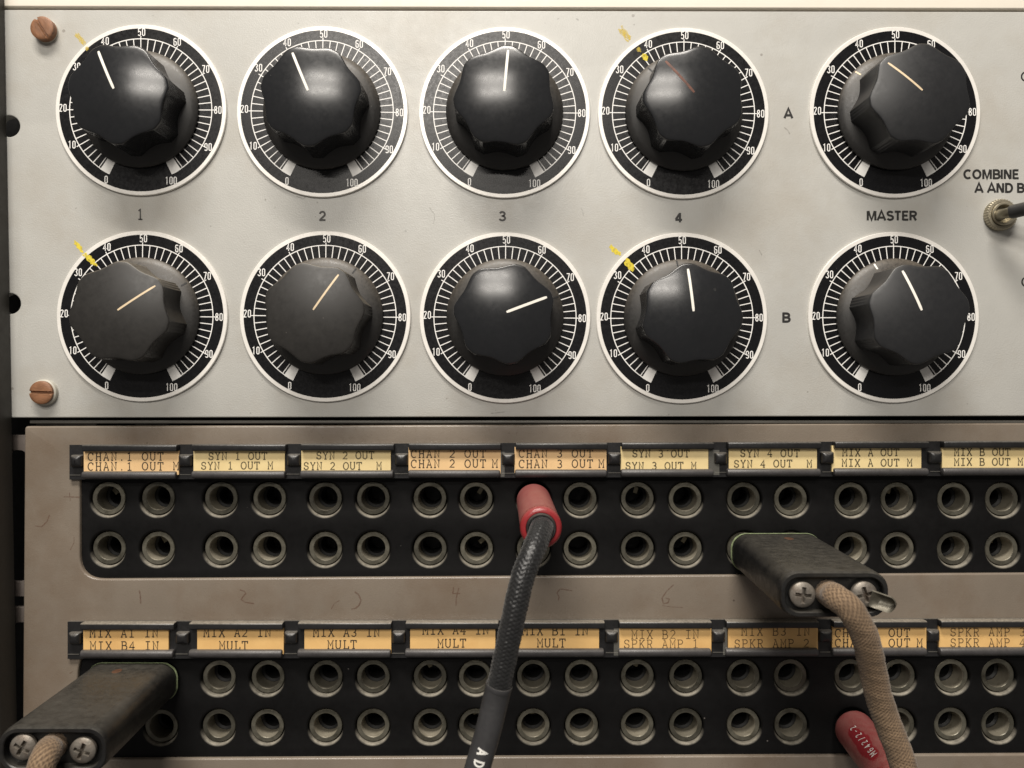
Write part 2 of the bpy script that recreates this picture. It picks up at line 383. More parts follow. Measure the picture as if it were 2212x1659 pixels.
def red_mat():
    """red plug handle, grey dust with a rubbed patch; UV = (around 0..1, along in mm)"""
    m = bpy.data.materials.new('dusty_red_plug_plastic'); m.use_nodes = True
    nt = m.node_tree; N = nt.nodes; L = nt.links; b = N['Principled BSDF']
    tc = N.new('ShaderNodeTexCoord'); mp = N.new('ShaderNodeMapping'); mp.inputs['Scale'].default_value = (1000,)*3
    L.new(tc.outputs['Object'], mp.inputs[0])
    n = N.new('ShaderNodeTexNoise'); n.inputs['Scale'].default_value = 0.35; n.inputs['Detail'].default_value = 7; n.inputs['Roughness'].default_value = 0.7
    L.new(mp.outputs[0], n.inputs['Vector'])
    n2 = N.new('ShaderNodeTexNoise'); n2.inputs['Scale'].default_value = 4.0; n2.inputs['Detail'].default_value = 3
    L.new(mp.outputs[0], n2.inputs['Vector'])
    r = N.new('ShaderNodeMapRange'); L.new(n.outputs['Fac'], r.inputs[0]); r.inputs[1].default_value = 0.30; r.inputs[2].default_value = 0.65
    r.inputs[3].default_value = 0.35; r.inputs[4].default_value = 0.80
    at = N.new('ShaderNodeAttribute'); at.attribute_name = 'rubbed'
    sub = N.new('ShaderNodeMath'); sub.operation = 'SUBTRACT'; sub.use_clamp = True
    L.new(r.outputs[0], sub.inputs[0]); L.new(at.outputs['Fac'], sub.inputs[1])
    sp = N.new('ShaderNodeMath'); sp.operation = 'MULTIPLY_ADD'; sp.use_clamp = True
    L.new(n2.outputs['Fac'], sp.inputs[0]); sp.inputs[1].default_value = 0.28; L.new(sub.outputs[0], sp.inputs[2])
    sb = N.new('ShaderNodeMath'); sb.operation = 'SUBTRACT'; sb.use_clamp = True; L.new(sp.outputs[0], sb.inputs[0]); sb.inputs[1].default_value = 0.12
    mx = N.new('ShaderNodeMix'); mx.data_type = 'RGBA'
    mx.inputs[6].default_value = (0.24, 0.018, 0.024, 1); mx.inputs[7].default_value = (0.29, 0.120, 0.106, 1)
    L.new(sb.outputs[0], mx.inputs[0]); L.new(mx.outputs[2], b.inputs['Base Color'])
    b.inputs['Roughness'].default_value = 0.42
    return m
M['red'] = red_mat()
M['redring'] = mat('glossy_red_plastic', (0.23, 0.018, 0.021), 0.30, 0, 0.1, 0.3, dust=(0.42, 0.18, 0.16), dust_lit_amt=0.35)

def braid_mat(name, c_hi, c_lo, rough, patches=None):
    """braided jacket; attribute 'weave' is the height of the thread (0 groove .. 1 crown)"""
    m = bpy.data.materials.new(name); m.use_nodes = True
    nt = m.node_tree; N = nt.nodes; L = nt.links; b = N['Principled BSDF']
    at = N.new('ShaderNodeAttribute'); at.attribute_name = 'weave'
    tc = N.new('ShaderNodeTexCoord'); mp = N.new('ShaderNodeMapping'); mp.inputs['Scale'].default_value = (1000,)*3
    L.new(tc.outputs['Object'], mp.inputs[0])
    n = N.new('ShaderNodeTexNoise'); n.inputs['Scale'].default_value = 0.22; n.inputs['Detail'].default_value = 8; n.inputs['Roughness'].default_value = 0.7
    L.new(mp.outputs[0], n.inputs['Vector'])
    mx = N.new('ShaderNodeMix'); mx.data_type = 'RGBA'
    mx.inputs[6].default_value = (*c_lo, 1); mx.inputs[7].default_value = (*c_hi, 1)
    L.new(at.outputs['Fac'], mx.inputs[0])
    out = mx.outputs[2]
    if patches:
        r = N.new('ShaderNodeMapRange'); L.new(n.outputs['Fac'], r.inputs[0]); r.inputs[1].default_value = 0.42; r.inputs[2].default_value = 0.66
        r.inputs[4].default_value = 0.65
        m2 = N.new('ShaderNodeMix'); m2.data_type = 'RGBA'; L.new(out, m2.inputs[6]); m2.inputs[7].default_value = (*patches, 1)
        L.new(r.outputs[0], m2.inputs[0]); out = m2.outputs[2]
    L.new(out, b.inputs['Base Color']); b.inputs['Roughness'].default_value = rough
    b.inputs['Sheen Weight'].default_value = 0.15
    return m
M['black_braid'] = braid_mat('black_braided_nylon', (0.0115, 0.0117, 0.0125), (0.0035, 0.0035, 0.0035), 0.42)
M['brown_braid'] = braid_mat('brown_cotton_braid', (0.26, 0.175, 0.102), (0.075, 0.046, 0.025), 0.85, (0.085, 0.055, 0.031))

# ------------------------------------------------------------------ letter shapes (single strokes)
def arc(cx, cy, rx, ry, a0, a1, n=14):
    return [(cx + rx*math.cos(math.radians(a0 + (a1-a0)*i/n)), cy + ry*math.sin(math.radians(a0 + (a1-a0)*i/n))) for i in range(n + 1)]
TYPE = {
 'A': [[(.1,0),(.4,.98),(.7,0)], [(.2,.34),(.6,.34)], [(0,0),(.24,0)], [(.56,0),(.8,0)], [(.2,1),(.42,1)]],
 'B': [[(.13,0),(.13,1)], [(0,1),(.44,1)] + arc(.44,.765,.2,.235,90,-90) + [(.13,.53)], [(.44,.53)] + arc(.46,.265,.26,.265,90,-90) + [(0,0)]],
 'C': [arc(.42,.5,.37,.5,45,312,24), [(.70,.98),(.70,.68)]],
 'H': [[(.14,0),(.14,1)], [(.66,0),(.66,1)], [(.14,.52),(.66,.52)], [(0,0),(.28,0)], [(.52,0),(.8,0)], [(0,1),(.28,1)], [(.52,1),(.8,1)]],
 'I': [[(.4,0),(.4,1)], [(.12,0),(.68,0)], [(.12,1),(.68,1)]],
 'K': [[(.14,0),(.14,1)], [(.64,1),(.15,.42)], [(.3,.58),(.68,0)], [(0,0),(.28,0)], [(.54,0),(.8,0)], [(0,1),(.28,1)], [(.5,1),(.78,1)]],
 'L': [[(.24,0),(.24,1)], [(.06,1),(.44,1)], [(.06,0),(.74,0),(.74,.3)]],
 'M': [[(.12,0),(.12,1),(.4,.38),(.68,1),(.68,0)], [(0,0),(.26,0)], [(.54,0),(.8,0)], [(0,1),(.14,1)], [(.66,1),(.8,1)]],
 'N': [[(.14,0),(.14,1),(.66,0),(.66,1)], [(0,0),(.28,0)], [(0,1),(.16,1)], [(.5,1),(.8,1)]],
 'O': [arc(.4,.5,.37,.5,0,360,28)],
 'P': [[(.16,0),(.16,1)], [(0,1),(.45,1)] + arc(.45,.74,.25,.26,90,-90) + [(.16,.48)], [(0,0),(.36,0)]],
 'R': [[(.16,0),(.16,1)], [(0,1),(.43,1)] + arc(.43,.75,.23,.25,90,-90) + [(.16,.5)], [(.42,.5),(.66,0),(.8,0)], [(0,0),(.32,0)]],
 'S': [arc(.39,.75,.27,.25,25,270) + arc(.4,.25,.29,.25,90,-155)[1:], [(.66,.98),(.66,.7)], [(.11,.02),(.11,.3)]],
 'T': [[(.4,0),(.4,1)], [(.06,.74),(.06,1),(.74,1),(.74,.74)], [(.22,0),(.58,0)]],
 'U': [[(.12,1)] + arc(.4,.3,.28,.3,180,360) + [(.68,1)], [(0,1),(.26,1)], [(.54,1),(.8,1)]],
 'X': [[(.1,0),(.7,1)], [(.1,1),(.7,0)], [(0,0),(.24,0)], [(.56,0),(.8,0)], [(0,1),(.24,1)], [(.56,1),(.8,1)]],
 'Y': [[(.1,1),(.4,.5),(.7,1)], [(.4,.5),(.4,0)], [(.22,0),(.58,0)], [(0,1),(.24,1)], [(.56,1),(.8,1)]],
 '1': [[(.17,.84),(.4,1),(.4,0)], [(.13,0),(.68,0)]],
 '2': [arc(.38,.7,.27,.3,165,-25) + [(.1,.02),(.7,.02)]],
 '3': [arc(.36,.75,.26,.25,150,-85) + arc(.36,.26,.3,.26,80,-150)[1:]],
 '4': [[(.52,0),(.52,1),(.07,.3),(.74,.3)], [(.36,0),(.68,0)]],
 '.': [[(.33,.03),(.47,.03)], [(.33,.09),(.47,.09)]],
 "'": [[(.4,1),(.42,.85)]],
}
GOTHIC = {
 '0': ['c'] + [arc(.21,.80,.15,.145,180,0) + arc(.21,.20,.15,.145,0,-180)],
 '1': [[(.08,.80),(.23,.95),(.23,0)]],
 '2': [arc(.21,.80,.15,.145,180,-35) + [(.065,.055),(.38,.055)]],
 '3': [arc(.20,.78,.145,.165,170,-75) + arc(.20,.26,.16,.205,75,-170)[1:]],
 '4': [[(.28,0),(.28,.96),(.035,.28),(.41,.28)]],
 '5': [[(.36,.945),(.09,.945),(.075,.50)] + arc(.21,.40,.15,.19,125,0)[1:] + arc(.21,.20,.15,.145,0,-170)],
 '6': [arc(.21,.80,.15,.145,10,180) + arc(.21,.20,.15,.145,180,360) + arc(.21,.42,.15,.13,0,170)],
 '7': [[(.03,.945),(.375,.945),(.16,0)]],
 '8': ['c'] + [arc(.21,.75,.135,.195,0,350,18), arc(.21,.275,.15,.22,0,350,18)],
 '9': [arc(.21,.20,.15,.145,190,360) + arc(.21,.80,.15,.145,0,180) + arc(.21,.58,.15,.13,180,350)],
 'A': [[(.0,0),(.24,1),(.48,0)], [(.09,.32),(.39,.32)]],
 'D': ['c'] + [[(.05,.05),(.05,.95)] + arc(.16,.5,.30,.45,90,-90)],
 'C': [arc(.27,.5,.24,.45,50,310,18)],
 'M': [[(.05,0),(.05,1),(.28,.3),(.5,1),(.5,0)]],
 '/': [[(.05,-.05),(.34,1.05)]], '-': [[(.08,.45),(.36,.45)]],
}
def gothic(mb, txt, x, z, ht, wx, stroke, h, adv=None, mapf=None):
    """sans digits with left edge at x, foot at z"""
    k = 0
    for ch in txt:
        gl = GOTHIC.get(ch)
        if gl:
            cl = gl[0] == 'c'
            for st in (gl[1:] if cl else gl):
                pts = [Vector((x + px * ht * wx, z + py * ht)) for px, py in st]
                if mapf: pts = resample(pts, 0.25*MM)
                k += 1
                mb.ribbon(pts, stroke, h + k * 3e-6, cl, mapf)
        x += (adv or 0.5 * ht * wx)
def resample(pts, step):
    out = [pts[0]]
    for a, b in zip(pts, pts[1:]):
        n = max(1, int((b - a).length / step))
        out += [a.lerp(b, i / n) for i in range(1, n + 1)]
    return out

# ------------------------------------------------------------------ setting behind the panels
mb = MB(); mb.box((-0.30, 0.030, -0.25), (0.30, 0.034, 0.25))
o = obj('backdrop', mb, M['void']); o['kind'] = 'structure'

def poly(pts, h=0.0): return [(W(a, b, h).x, W(a, b, h).z) for a, b in pts]
def rounded(pts, r, n=8):
    """polygon in grid units with rounded corners"""
    out = []; k = len(pts)
    for i in range(k):
        p = Vector(pts[i]); a = (Vector(pts[i-1]) - p).normalized(); b = (Vector(pts[(i+1) % k]) - p).normalized()
        rr = r[i] if isinstance(r, (list, tuple)) else r
        if rr < 0.01: out.append(tuple(p)); continue
        p0 = p + a*rr; p1 = p + b*rr
        for j in range(n + 1):
            t = j / n
            q = p0*(1-t)**2 + p*2*t*(1-t) + p1*t*t
            out.append((q.x, q.y))
    return out

# cream panel above
m = sheet('upper_panel', [poly([(-60, -160), (2420, -160), (2420, 19), (-60, 13.5)])], 3*MM, 0.35*MM, 0.0)
upper = obj('faceplate', m, M['cream'], loc=(0, 0, 0)); tag(upper, 'bright cream metal panel edge running along the very top', 'panel')

# grey control panel with two half-hidden mounting holes
cpl = [poly([(-60, 20.5), (2420, 25.5), (2420, 898.3), (26, 902.4), (-60, 902.6)]), circ(W(19.5, 0).x, W(0, 272.5).z, 23*S), circ(W(22, 0).x, W(0, 656).z, 22.2*S)]
control = thing('mixer', 'pale grey painted metal panel carrying ten dials and printed lettering', 'panel', (0, 0, 0))
obj('face_plate', sheet('face_plate', cpl, 3*MM, 0.4*MM, 0.0), M['panel'], control)
SANS = {
 'A': [[(.0,0),(.39,1),(.78,0)], [(.15,.30),(.63,.30)]],
 'B': [[(.09,0),(.09,1)], [(.0,.92),(.38,.92)] + arc(.38,.715,.24,.205,90,-90) + [(.09,.51)], [(.38,.51)] + arc(.40,.295,.27,.215,90,-90) + [(.0,.08)]],
 'C': [arc(.44,.5,.36,.42,48,312,22)],
 'D': [[(.09,0),(.09,1)], [(.0,.92),(.34,.92)] + arc(.34,.5,.36,.42,90,-90,20) + [(.0,.08)]],
 'E': [[(.09,0),(.09,1)], [(.09,.92),(.60,.92)], [(.09,.51),(.54,.51)], [(.09,.08),(.62,.08)]],
 'I': [[(.09,0),(.09,1)]],
 'M': [[(.09,0),(.09,1)], [(.15,1),(.47,.05),(.79,1)], [(.85,0),(.85,1)]],
 'N': [[(.09,0),(.09,1)], [(.12,1),(.64,0)], [(.67,0),(.67,1)]],
 'O': [arc(.44,.5,.36,.42,0,360,30)],
 'R': [[(.09,0),(.09,1)], [(.0,.92),(.38,.92)] + arc(.38,.70,.25,.22,90,-90) + [(.09,.48)], [(.36,.48),(.64,0)]],
 'S': [arc(.36,.72,.26,.20,22,268) + arc(.36,.285,.28,.215,88,-158)[1:]],
 'T': [[(.31,0),(.31,.95)], [(.0,.92),(.62,.92)]],
 '2': [arc(.34,.66,.25,.26,172,-22) + [(.09,.09)], [(.02,.08),(.66,.08)]],
 '3': [arc(.33,.72,.23,.20,165,-88) + arc(.33,.29,.27,.215,86,-165)[1:]],
 '4': [[(.46,0),(.46,.98)], [(.46,.92),(.07,.30)], [(.02,.27),(.66,.27)]],
}
SW = {'A': .78, 'B': .68, 'C': .78, 'D': .72, 'E': .62, 'I': .18, 'M': .94, 'N': .76, 'O': .88, 'R': .68, 'S': .68, 'T': .62, ' ': .26, '2': .68, '3': .66, '4': .68}
def legend(txt, px, py, wpx, hpx, bold=0.15, mt='blackink'):
    """printed sans lettering, strokes fitted to an exact width and height"""
    gap = 0.13
    tw = sum(SW[c] for c in txt) + gap*(len(txt) - 1)
    kx = wpx*S/tw; kz = hpx*S
    p = W(px, py); x = p.x - wpx*S/2; z = p.z - hpx*S/2
    mb = MB(); j = 0
    for c in txt:
        for st in SANS.get(c, []):
            P_ = st
            cl = c == 'O'
            pts = [(x + a*kx, z + b*kz) for a, b in (P_[:-1] if cl else P_)]
            mb.ribbon(pts, bold*kz, 0.03*MM + (j % 5)*2e-6, cl); j += 1
        x += (SW[c] + gap)*kx
    obj('printed_legend', mb, M[mt], control, flat=True)
legend('2', 696.5, 466.5, 14.5, 21.5, 0.20, 'greyink')
legend('3', 1085, 467, 15, 21.5, 0.20, 'greyink')
legend('4', 1466, 470, 15.5, 21, 0.235)
legend('A', 1703, 245, 17, 21, 0.25)
legend('B', 1698, 686, 15.5, 21, 0.25)
legend('MASTER', 1926, 466, 107, 20.5, 0.235)
legend('COMBINE', 2141, 376.5, 119, 20.5, 0.235)
legend('A AND B', 2159, 406, 105, 20.5, 0.235)
legend('C', 2213, 165.5, 16, 21, 0.16)
legend('C', 2214, 609, 16, 21, 0.16)
mb = MB()
p = W(296.5, 474)
for st in TYPE['1']:
    mb.ribbon([(p.x + a*21*S*0.8, p.z + b*21.5*S) for a, b in st], 3.4*S, 0.03*MM)
obj('printed_legend', mb, M['greyink'], control, flat=True)

def crayon(mb, x0, y0, x1, y1, wd, h, n=5):
    """several waxy strokes side by side, each a little crooked"""
    a = W(x0, y0); b = W(x1, y1); a = Vector((a.x, a.z)); b = Vector((b.x, b.z)); d = (b - a); L = d.length; d.normalize(); nn = Vector((-d.y, d.x))
    for k in range(n):
        if k == 0: wd *= 0.74
        off = wd*S*0.42*(2*k/(n - 1) - 1)
        t0 = random.uniform(0, 0.16)*(1 + abs(2*k/(n-1) - 1)); t1 = 1 - random.uniform(0, 0.16)*(1 + abs(2*k/(n-1) - 1))
        ph = random.uniform(0, 6)
        pts = []
        for i in range(15):
            t = t0 + (t1 - t0)*i/14
            pts.append(a + d*L*t + nn*(off + wd*S*0.10*math.sin(ph + i*0.9) + random.uniform(-.03, .03)*wd*S))
        mb.ribbon(pts, wd*S*random.uniform(0.28, 0.46), h + k*6e-6)
for x0, y0, x1, y1, wd, mt in ((162, 70, 188, 101, 11, 'crayon_dim'), (160, 520, 181, 545, 10, 'crayon'), (1337, 58, 1363, 90, 15, 'crayon_dim'), (1315, 531, 1343, 554, 12, 'crayon')):
    mb = MB(); crayon(mb, x0, y0, x1, y1, wd, 0.04*MM); obj('crayon_mark', mb, M[mt], control, flat=True)

M['scuff'] = ink('grey_scuff', (0.12, 0.105, 0.085), 0.28, 1.5, 0.35, 0.6)
def scuff(pts, wd=1.3):
    P_ = [Vector((W(*q).x, W(*q).z)) for q in pts]
    mb = MB(); mb.ribbon(P_, wd*S, 0.035*MM); obj('scuff_mark', mb, M['scuff'], control, flat=True)
scuff([(927, 446), (932, 455), (938, 462), (939, 472), (936, 484)]); scuff([(1254, 449), (1259, 456), (1260, 466)])
scuff([(1245, 40), (1250, 44)], 3); scuff([(1507, 107), (1509, 112)], 3); scuff([(1694, 275), (1702, 282), (1706, 290)], 2.5); scuff([(262, 848), (268, 862)], 3.5)
scuff([(1830, 92), (1839, 86), (1841, 94)], 1.6); scuff([(1060, 893), (1090, 890)], 1.8)
scuff([(640, 424), (655, 429), (662, 425)], 2.0); scuff([(556, 262), (559, 268)], 2.6); scuff([(1640, 540), (1646, 552)], 2.2); scuff([(1570, 92), (1574, 99)], 2.4)
for q in range(26):
    x_ = random.uniform(60, 2150); y_ = random.choice((random.uniform(30, 60), random.uniform(430, 500), random.uniform(870, 895), random.uniform(430, 500)))
    a_ = random.uniform(0, 3.1); l_ = random.uniform(1.5, 5)
    scuff([(x_, y_), (x_ + l_*math.cos(a_), y_ + l_*math.sin(a_))], random.uniform(1.2, 2.6))

# dark rail standing in front of the panels at the left
ra = thing('rack_rail', 'dark upright cabinet rail at the left edge in front of the panels', 'rail', (W(0, 829).x, 0, 0))
HR = 9*MM
mb = MB()
rings = []
for py in (-140, 1800):
    xe = 11.0 + 0.0173*py
    z = W(0, py, HR).z
    xr = W(xe, py, 0).x
    prof = [(-0.18, -0.5*MM), (-0.18, -HR)] + [(xr - 1.0*MM + 1.0*MM*math.sin(math.radians(a)), -HR + 1.0*MM - 1.0*MM*math.cos(math.radians(a))) for a in (0, 22, 45, 67, 90)] + [(xr, -0.5*MM)]
    rings.append([(x, y, z) for x, y in prof])
mb.loft(rings, True, True, True)
obj('upright', mb, M['rail'], ra, world=True)

# trim bar and bracket in the gap between the panels
mb = MB(); a = W(60, 914, 0); b = W(2400, 906, 0)
tl = thing('trim_bar', 'thin dark grey metal bar in the gap under the control panel', 'bar', (0, 0, W(0, 910).z))
mb.rbox((a.x, 1.0*MM, a.z - 0.15*MM), (W(2420, 0).x, 3*MM, a.z + 0.75*MM), 0.25*MM)
obj('bar', mb, M['trim'], tl, world=True)
mb = MB(); a = W(64, 925); b = W(196, 915)
mb.box((a.x, 3.4*MM, a.z), (b.x, 4.2*MM, b.z)); obj('bracket_tab', mb, M['trim'], tl, world=True)
mb = MB(); a = W(278, 920); b = W(352, 913)
mb.box((a.x, 4.6*MM, a.z), (b.x, 5.2*MM, b.z)); obj('bracket_tab', mb, M['trim'], tl, world=True)

# ------------------------------------------------------------------ patch panel
pp = thing('patchbay', 'worn beige metal patch panel with two long black jack cutouts', 'panel', (0, 0, W(0, 1300).z))
outer = rounded([(53, 921), (2600, 913.5), (2600, 1900), (46, 1900)], [7, 0, 0, 0])
cut1 = rounded([(172, 985), (2460, 985), (2460, 1237), (172, 1251.5)], [30, 0, 0, 52])
cut2 = rounded([(167, 1378), (2460, 1378), (2460, 1629), (167, 1640.5)], [90, 0, 0, 52])
m = sheet('face_plate', [poly(outer), poly(cut1), poly(cut2)], 3.0*MM, 0.55*MM, 0.0)
for v in m.vertices: v.co.z -= pp.location.z
obj('face_plate', m, M['patch'], pp)
# folded mounting flanges behind the left edge, each with a slot
for y0, y1, s0, s1, xo in ((941, 1295, 975, 1262, 0), (1318, 1760, 1352, 1640, 7)):
    ol = poly([(-40, y0), (62, y0), (62, y1), (-40, y1)])
    sl = poly(rounded([(4 + xo, s0), (41 + xo, s0), (41 + xo, s1), (4 + xo, s1)], 13))
    m = sheet('mounting_flange', [ol, sl], 1.6*MM, 0.2*MM, 3.4*MM)
    for v in m.vertices: v.co.z -= pp.location.z
    obj('mounting_flange', m, M['flange'], pp)
# brown hand-written figures and scribbles
def scribble(pts, wd=2.2, name='pencil_mark'):
    P = [W(*q) for q in pts]
    P = [Vector((q.x, q.z)) for q in P]
    mb = MB(); mb.ribbon(P, wd*S, 0.03*MM); obj(name, mb, M['pencil'], pp, world=True, flat=True)
scribble([(301, 1275), (303, 1285), (304, 1304)], 3.2, 'handwritten_figure')
scribble([(518, 1274), (528, 1277), (531, 1282), (524, 1290), (521, 1295), (530, 1301), (549, 1304)], 2.6, 'handwritten_figure')
scribble([(766, 1278), (774, 1284), (780, 1296), (776, 1307), (768, 1314), (759, 1316)], 3.4, 'handwritten_figure')
scribble([(980, 1268), (978, 1282), (994, 1282)], 2.4, 'handwritten_figure'); scribble([(991, 1270), (986, 1290), (985, 1308)], 3.0, 'handwritten_figure')
scribble([(1236, 1276), (1210, 1272), (1203, 1281), (1208, 1289), (1206, 1297)], 2.4, 'handwritten_figure')
scribble([(1455, 1263), (1440, 1277), (1430, 1292), (1433, 1304), (1443, 1302), (1446, 1294), (1438, 1292)], 2.6, 'handwritten_figure')
scribble([(76, 1136), (90, 1138), (102, 1126), (107, 1112)], 2.4)
scribble([(138, 1073), (172, 1074)], 2.6); scribble([(150, 1064), (152, 1082)], 1.8)
scribble([(160, 1160), (160, 1172), (152, 1188)], 1.6)
scribble([(150, 1455), (158, 1450)], 1.6)
scribble([(715, 1316), (722, 1304), (733, 1297)], 1.6)
scribble([(1430, 1308), (1450, 1311), (1475, 1312)], 1.5)

# ------------------------------------------------------------------ label wording
ROW1 = ['CHAN.1 OUT', 'SYN 1 OUT', 'SYN 2 OUT', 'CHAN 2 OUT', 'CHAN 3 OUT', 'SYN 3 OUT', 'SYN 4 OUT', 'MIX A OUT', 'MIX B OUT']
ROW2 = ['MIX A1 IN', 'MIX A2 IN', 'MIX A3 IN', 'MIX A4 IN', 'MIX B1 IN', 'MIX B2 IN', 'MIX B3 IN', 'CHAN OUT', 'SPKR AMP 4']

# ------------------------------------------------------------------ black jack plates and sockets
COLX = [(236, 342), (478, 582), (703, 806), (929, 1029), (1152, 1253), (1377, 1480), (1606, 1708), (1838, 1938), (2060, 2163)]
COLX2 = [(247, 349), (473, 578), (704, 806), (929, 1027), (1152, 1256), (1377, 1481), (1606, 1708), (1838, 1940), (2054, 2155)]
FACE = 1.3*MM           # the black plate's face lies this far behind the panel face
RING = 2.3*MM           # the sleeve's ring
def row_y(r, x):
    t = (x - 236) / (2163 - 236)
    return {1: 1076 + 2*t, 2: 1184 + 1*t, 3: 1463 - 4*t, 4: 1568 - 4*t}[r]
def axis(px, py): p = W(px, py, -RING); return (p.x, p.z)
HOLE = 5.22*MM
def jack_plate(name, label, rows, cols, y0, y1):
    holes = [circ(*axis(x, row_y(r, x)), HOLE, 48) for r in rows for g in cols for x in g]
    a = W(110, y0); b = W(2440, y1)
    m = sheet(name, [[(a.x, a.z), (b.x, a.z), (b.x, b.z), (a.x, b.z)]] + holes, 2.6*MM, 0.75*MM, FACE)
    zc = (a.z + b.z)/2
    for v in m.vertices: v.co.z -= zc
    o = obj(name, m, M['bakelite'], loc=(0, 0, zc)); tag(o, label, 'jack plate', 'black jack plates')
jack_plate('jack_plate', 'black plate with two rows of jack holes in the upper cutout', (1, 2), COLX, 970, 1262)
jack_plate('jack_plate', 'black plate with two rows of jack holes in the lower cutout', (3, 4), COLX2, 1366, 1652)

def make_jack():
    t = thing('jack_socket', 'x', 'jack socket', (0, 0, 0), 'jack sockets in the two black plates')
    mb = MB()   # local origin on the ring's plane
    ro, ri = 4.90*MM, 3.60*MM
    mb.lathe([(ri, -0.5*MM), (ri, -0.12*MM), (ri + 0.10*MM, 0.0), (ro - 0.14*MM, 0.0), (ro, -0.14*MM), (ro, -5*MM)], 56)
    obj('sleeve', mb, M['nickel'], t)
    mb = MB()
    mb.lathe([(0.05*MM, -15*MM), (2.9*MM, -15*MM), (2.9*MM, -6.9*MM), (3.56*MM, -6.3*MM), (3.56*MM, -6.0*MM)], 48)
    obj('bore', mb, M['bore_shade'], t)
    mb = MB(); mb.lathe([(ri - 0.03*MM, -6.6*MM), (ri - 0.03*MM, -0.25*MM), (ri + 0.02*MM, -0.2*MM)], 48)
    obj('lit_inner_wall', mb, M['bore'], t)
    mb = MB(); mb.box((-0.6*MM, 6.7*MM, 0.8*MM), (0.6*MM, 7.1*MM, 2.7*MM)); obj('contact_spring', mb, M['spring'], t)
    return t
proto = make_jack(); first = True
skip = {(1, 4, 0), (3, 0, 0), (3, 0, 1), (4, 0, 0), (4, 7, 0)}
for r in (1, 2, 3, 4):
    for g in range(9):
        for k in range(2):
            if (r, g, k) in skip: continue
            x = (COLX if r < 3 else COLX2)[g][k]; y = row_y(r, x)
            o = proto if first else copy_tree(proto); first = False
            ax, az = axis(x, y); o.location = (ax + random.uniform(-.05, .05)*MM, RING + random.uniform(-.2, .3)*MM, az + random.uniform(-.05, .05)*MM); o.rotation_euler = (0, random.uniform(-0.9, 0.9), 0)
            if random.random() < 0.75 and o is not proto:
                for ch in list(o.children):
                    if ch.name.startswith('contact_spring'): bpy.data.objects.remove(ch)
            card = (ROW1 if r < 3 else ROW2)[g]
            o['label'] = 'dull metal jack socket, %s one in the %s row under the %s card' % (('left', 'right')[k], 'top' if r in (1, 3) else 'bottom', card)

# ------------------------------------------------------------------ label strips and cards
SEG1 = [(175.8, 381), (413.8, 616.5), (649, 850.7), (882.7, 1081.7), (1114, 1312.4), (1343.7, 1543), (1573.5, 1774.7), (1805, 2007.8), (2040, 2244)]
SEG2 = [(172.5, 375), (407.5, 610), (642.7, 845), (875.7, 1077), (1108, 1306.6), (1338, 1538), (1570, 1769.8), (1801.5, 2004), (2034, 2238)]
LIPH = 3.7*MM
def label_strip(label, segs, y_top, y_mid, y_lip, y_b0, y_b1, slope, xl, dusty):
    zc = W(0, (y_top + y_b1)/2).z
    t = thing('label_strip', label, 'label strip', (0, 0, zc), 'black label strips')
    f = lambda y, x: y + slope*(x - 1106)
    mt = M['strip_dusty'] if dusty else M['strip']
    # base channel: one long tilted bar
    mb = MB()
    x0, x1 = xl, 2420
    h = 1.1*MM
    q = [W(x0, f(y_top + 3, x0), h), W(x1, f(y_top + 3, x1), h), W(x1, f(y_b1 + 0.5, x1), h), W(x0, f(y_b1 + 0.5, x0), h)]
    mb.loft([[(p.x, 0.4*MM, p.z) for p in q], [(p.x, -h, p.z) for p in q]], True, True, True)
    obj('channel', mb, M['strip'], t, world=True, ang=20)
    for i, (a, b) in enumerate(segs):
        xm = (a + b)/2
        p = W(a, f(y_mid - 3.5, xm), LIPH); q = W(b, f(y_lip, xm), LIPH)
        mb = MB(); mb.rbox((p.x, -LIPH, q.z), (q.x, -0.6*MM, p.z), 0.55*MM)
        obj('upper_lip', mb, mt, t, world=True)
        p = W(a - 1.5, f(y_b0, xm), 3.4*MM); q = W(b - 1.5, f(y_b1, xm), 3.0*MM)
        mb = MB(); mb.rbox((p.x, -3.4*MM, q.z), (q.x, -0.6*MM, p.z), 1.05*MM)
        obj('lower_lip', mb, M['lip'], t, world=True)
    # thin bright edge of the clear carrier at the foot of each gap, and a rounded stud in each gap
    ends = [xl - 2] + [b for a, b in segs[:-1]]; starts = [a for a, b in segs]
    for e, s_ in zip(ends, starts):
        xm = (e + s_)/2; ym = f((y_top + y_b1)/2 + 0.5, xm)
        hw = min(14.5, (s_ - e)/2 - 1)
        p = W(xm - hw, ym + 12.5, 3.0*MM); q = W(xm + hw, ym - 14, 3.0*MM)
        mb = MB()
        rings = []
        for hh, ins in ((0.8, 0), (2.0, 0), (2.6, 0.25), (3.0, 0.7), (3.2, 1.25)):
            i_ = ins*MM
            ro = rounded([(p.x*1e3 + ins, p.z*1e3 + ins*1.1), (q.x*1e3 - ins, p.z*1e3 + ins*1.1), (q.x*1e3 - ins, q.z*1e3 - ins*0.8), (p.x*1e3 + ins, q.z*1e3 - ins*0.8)], 0.55, 4)
            rings.append([(a*MM, -hh*MM, b*MM) for a, b in ro])
        mb.loft(rings, True, False, True)
        obj('stud', mb, M['strip'], t, world=True, ang=50)
        if s_ - e > 12:
            p = W(e + 2, f(y_b1 - 8.5, xm), 1.3*MM); q = W(s_ - 2, f(y_b1 - 10, xm), 1.3*MM)
            mb = MB(); mb.box((p.x, -1.3*MM, p.z), (q.x, -1.0*MM, q.z)); obj('carrier_edge', mb, M['trim'], t, world=True)
    return t
ls1 = label_strip('long black label strip above the upper jack rows, gold and cream cards', SEG1, 954, 961, 972.5, 1015.5, 1031.5, -0.0042, 150, False)
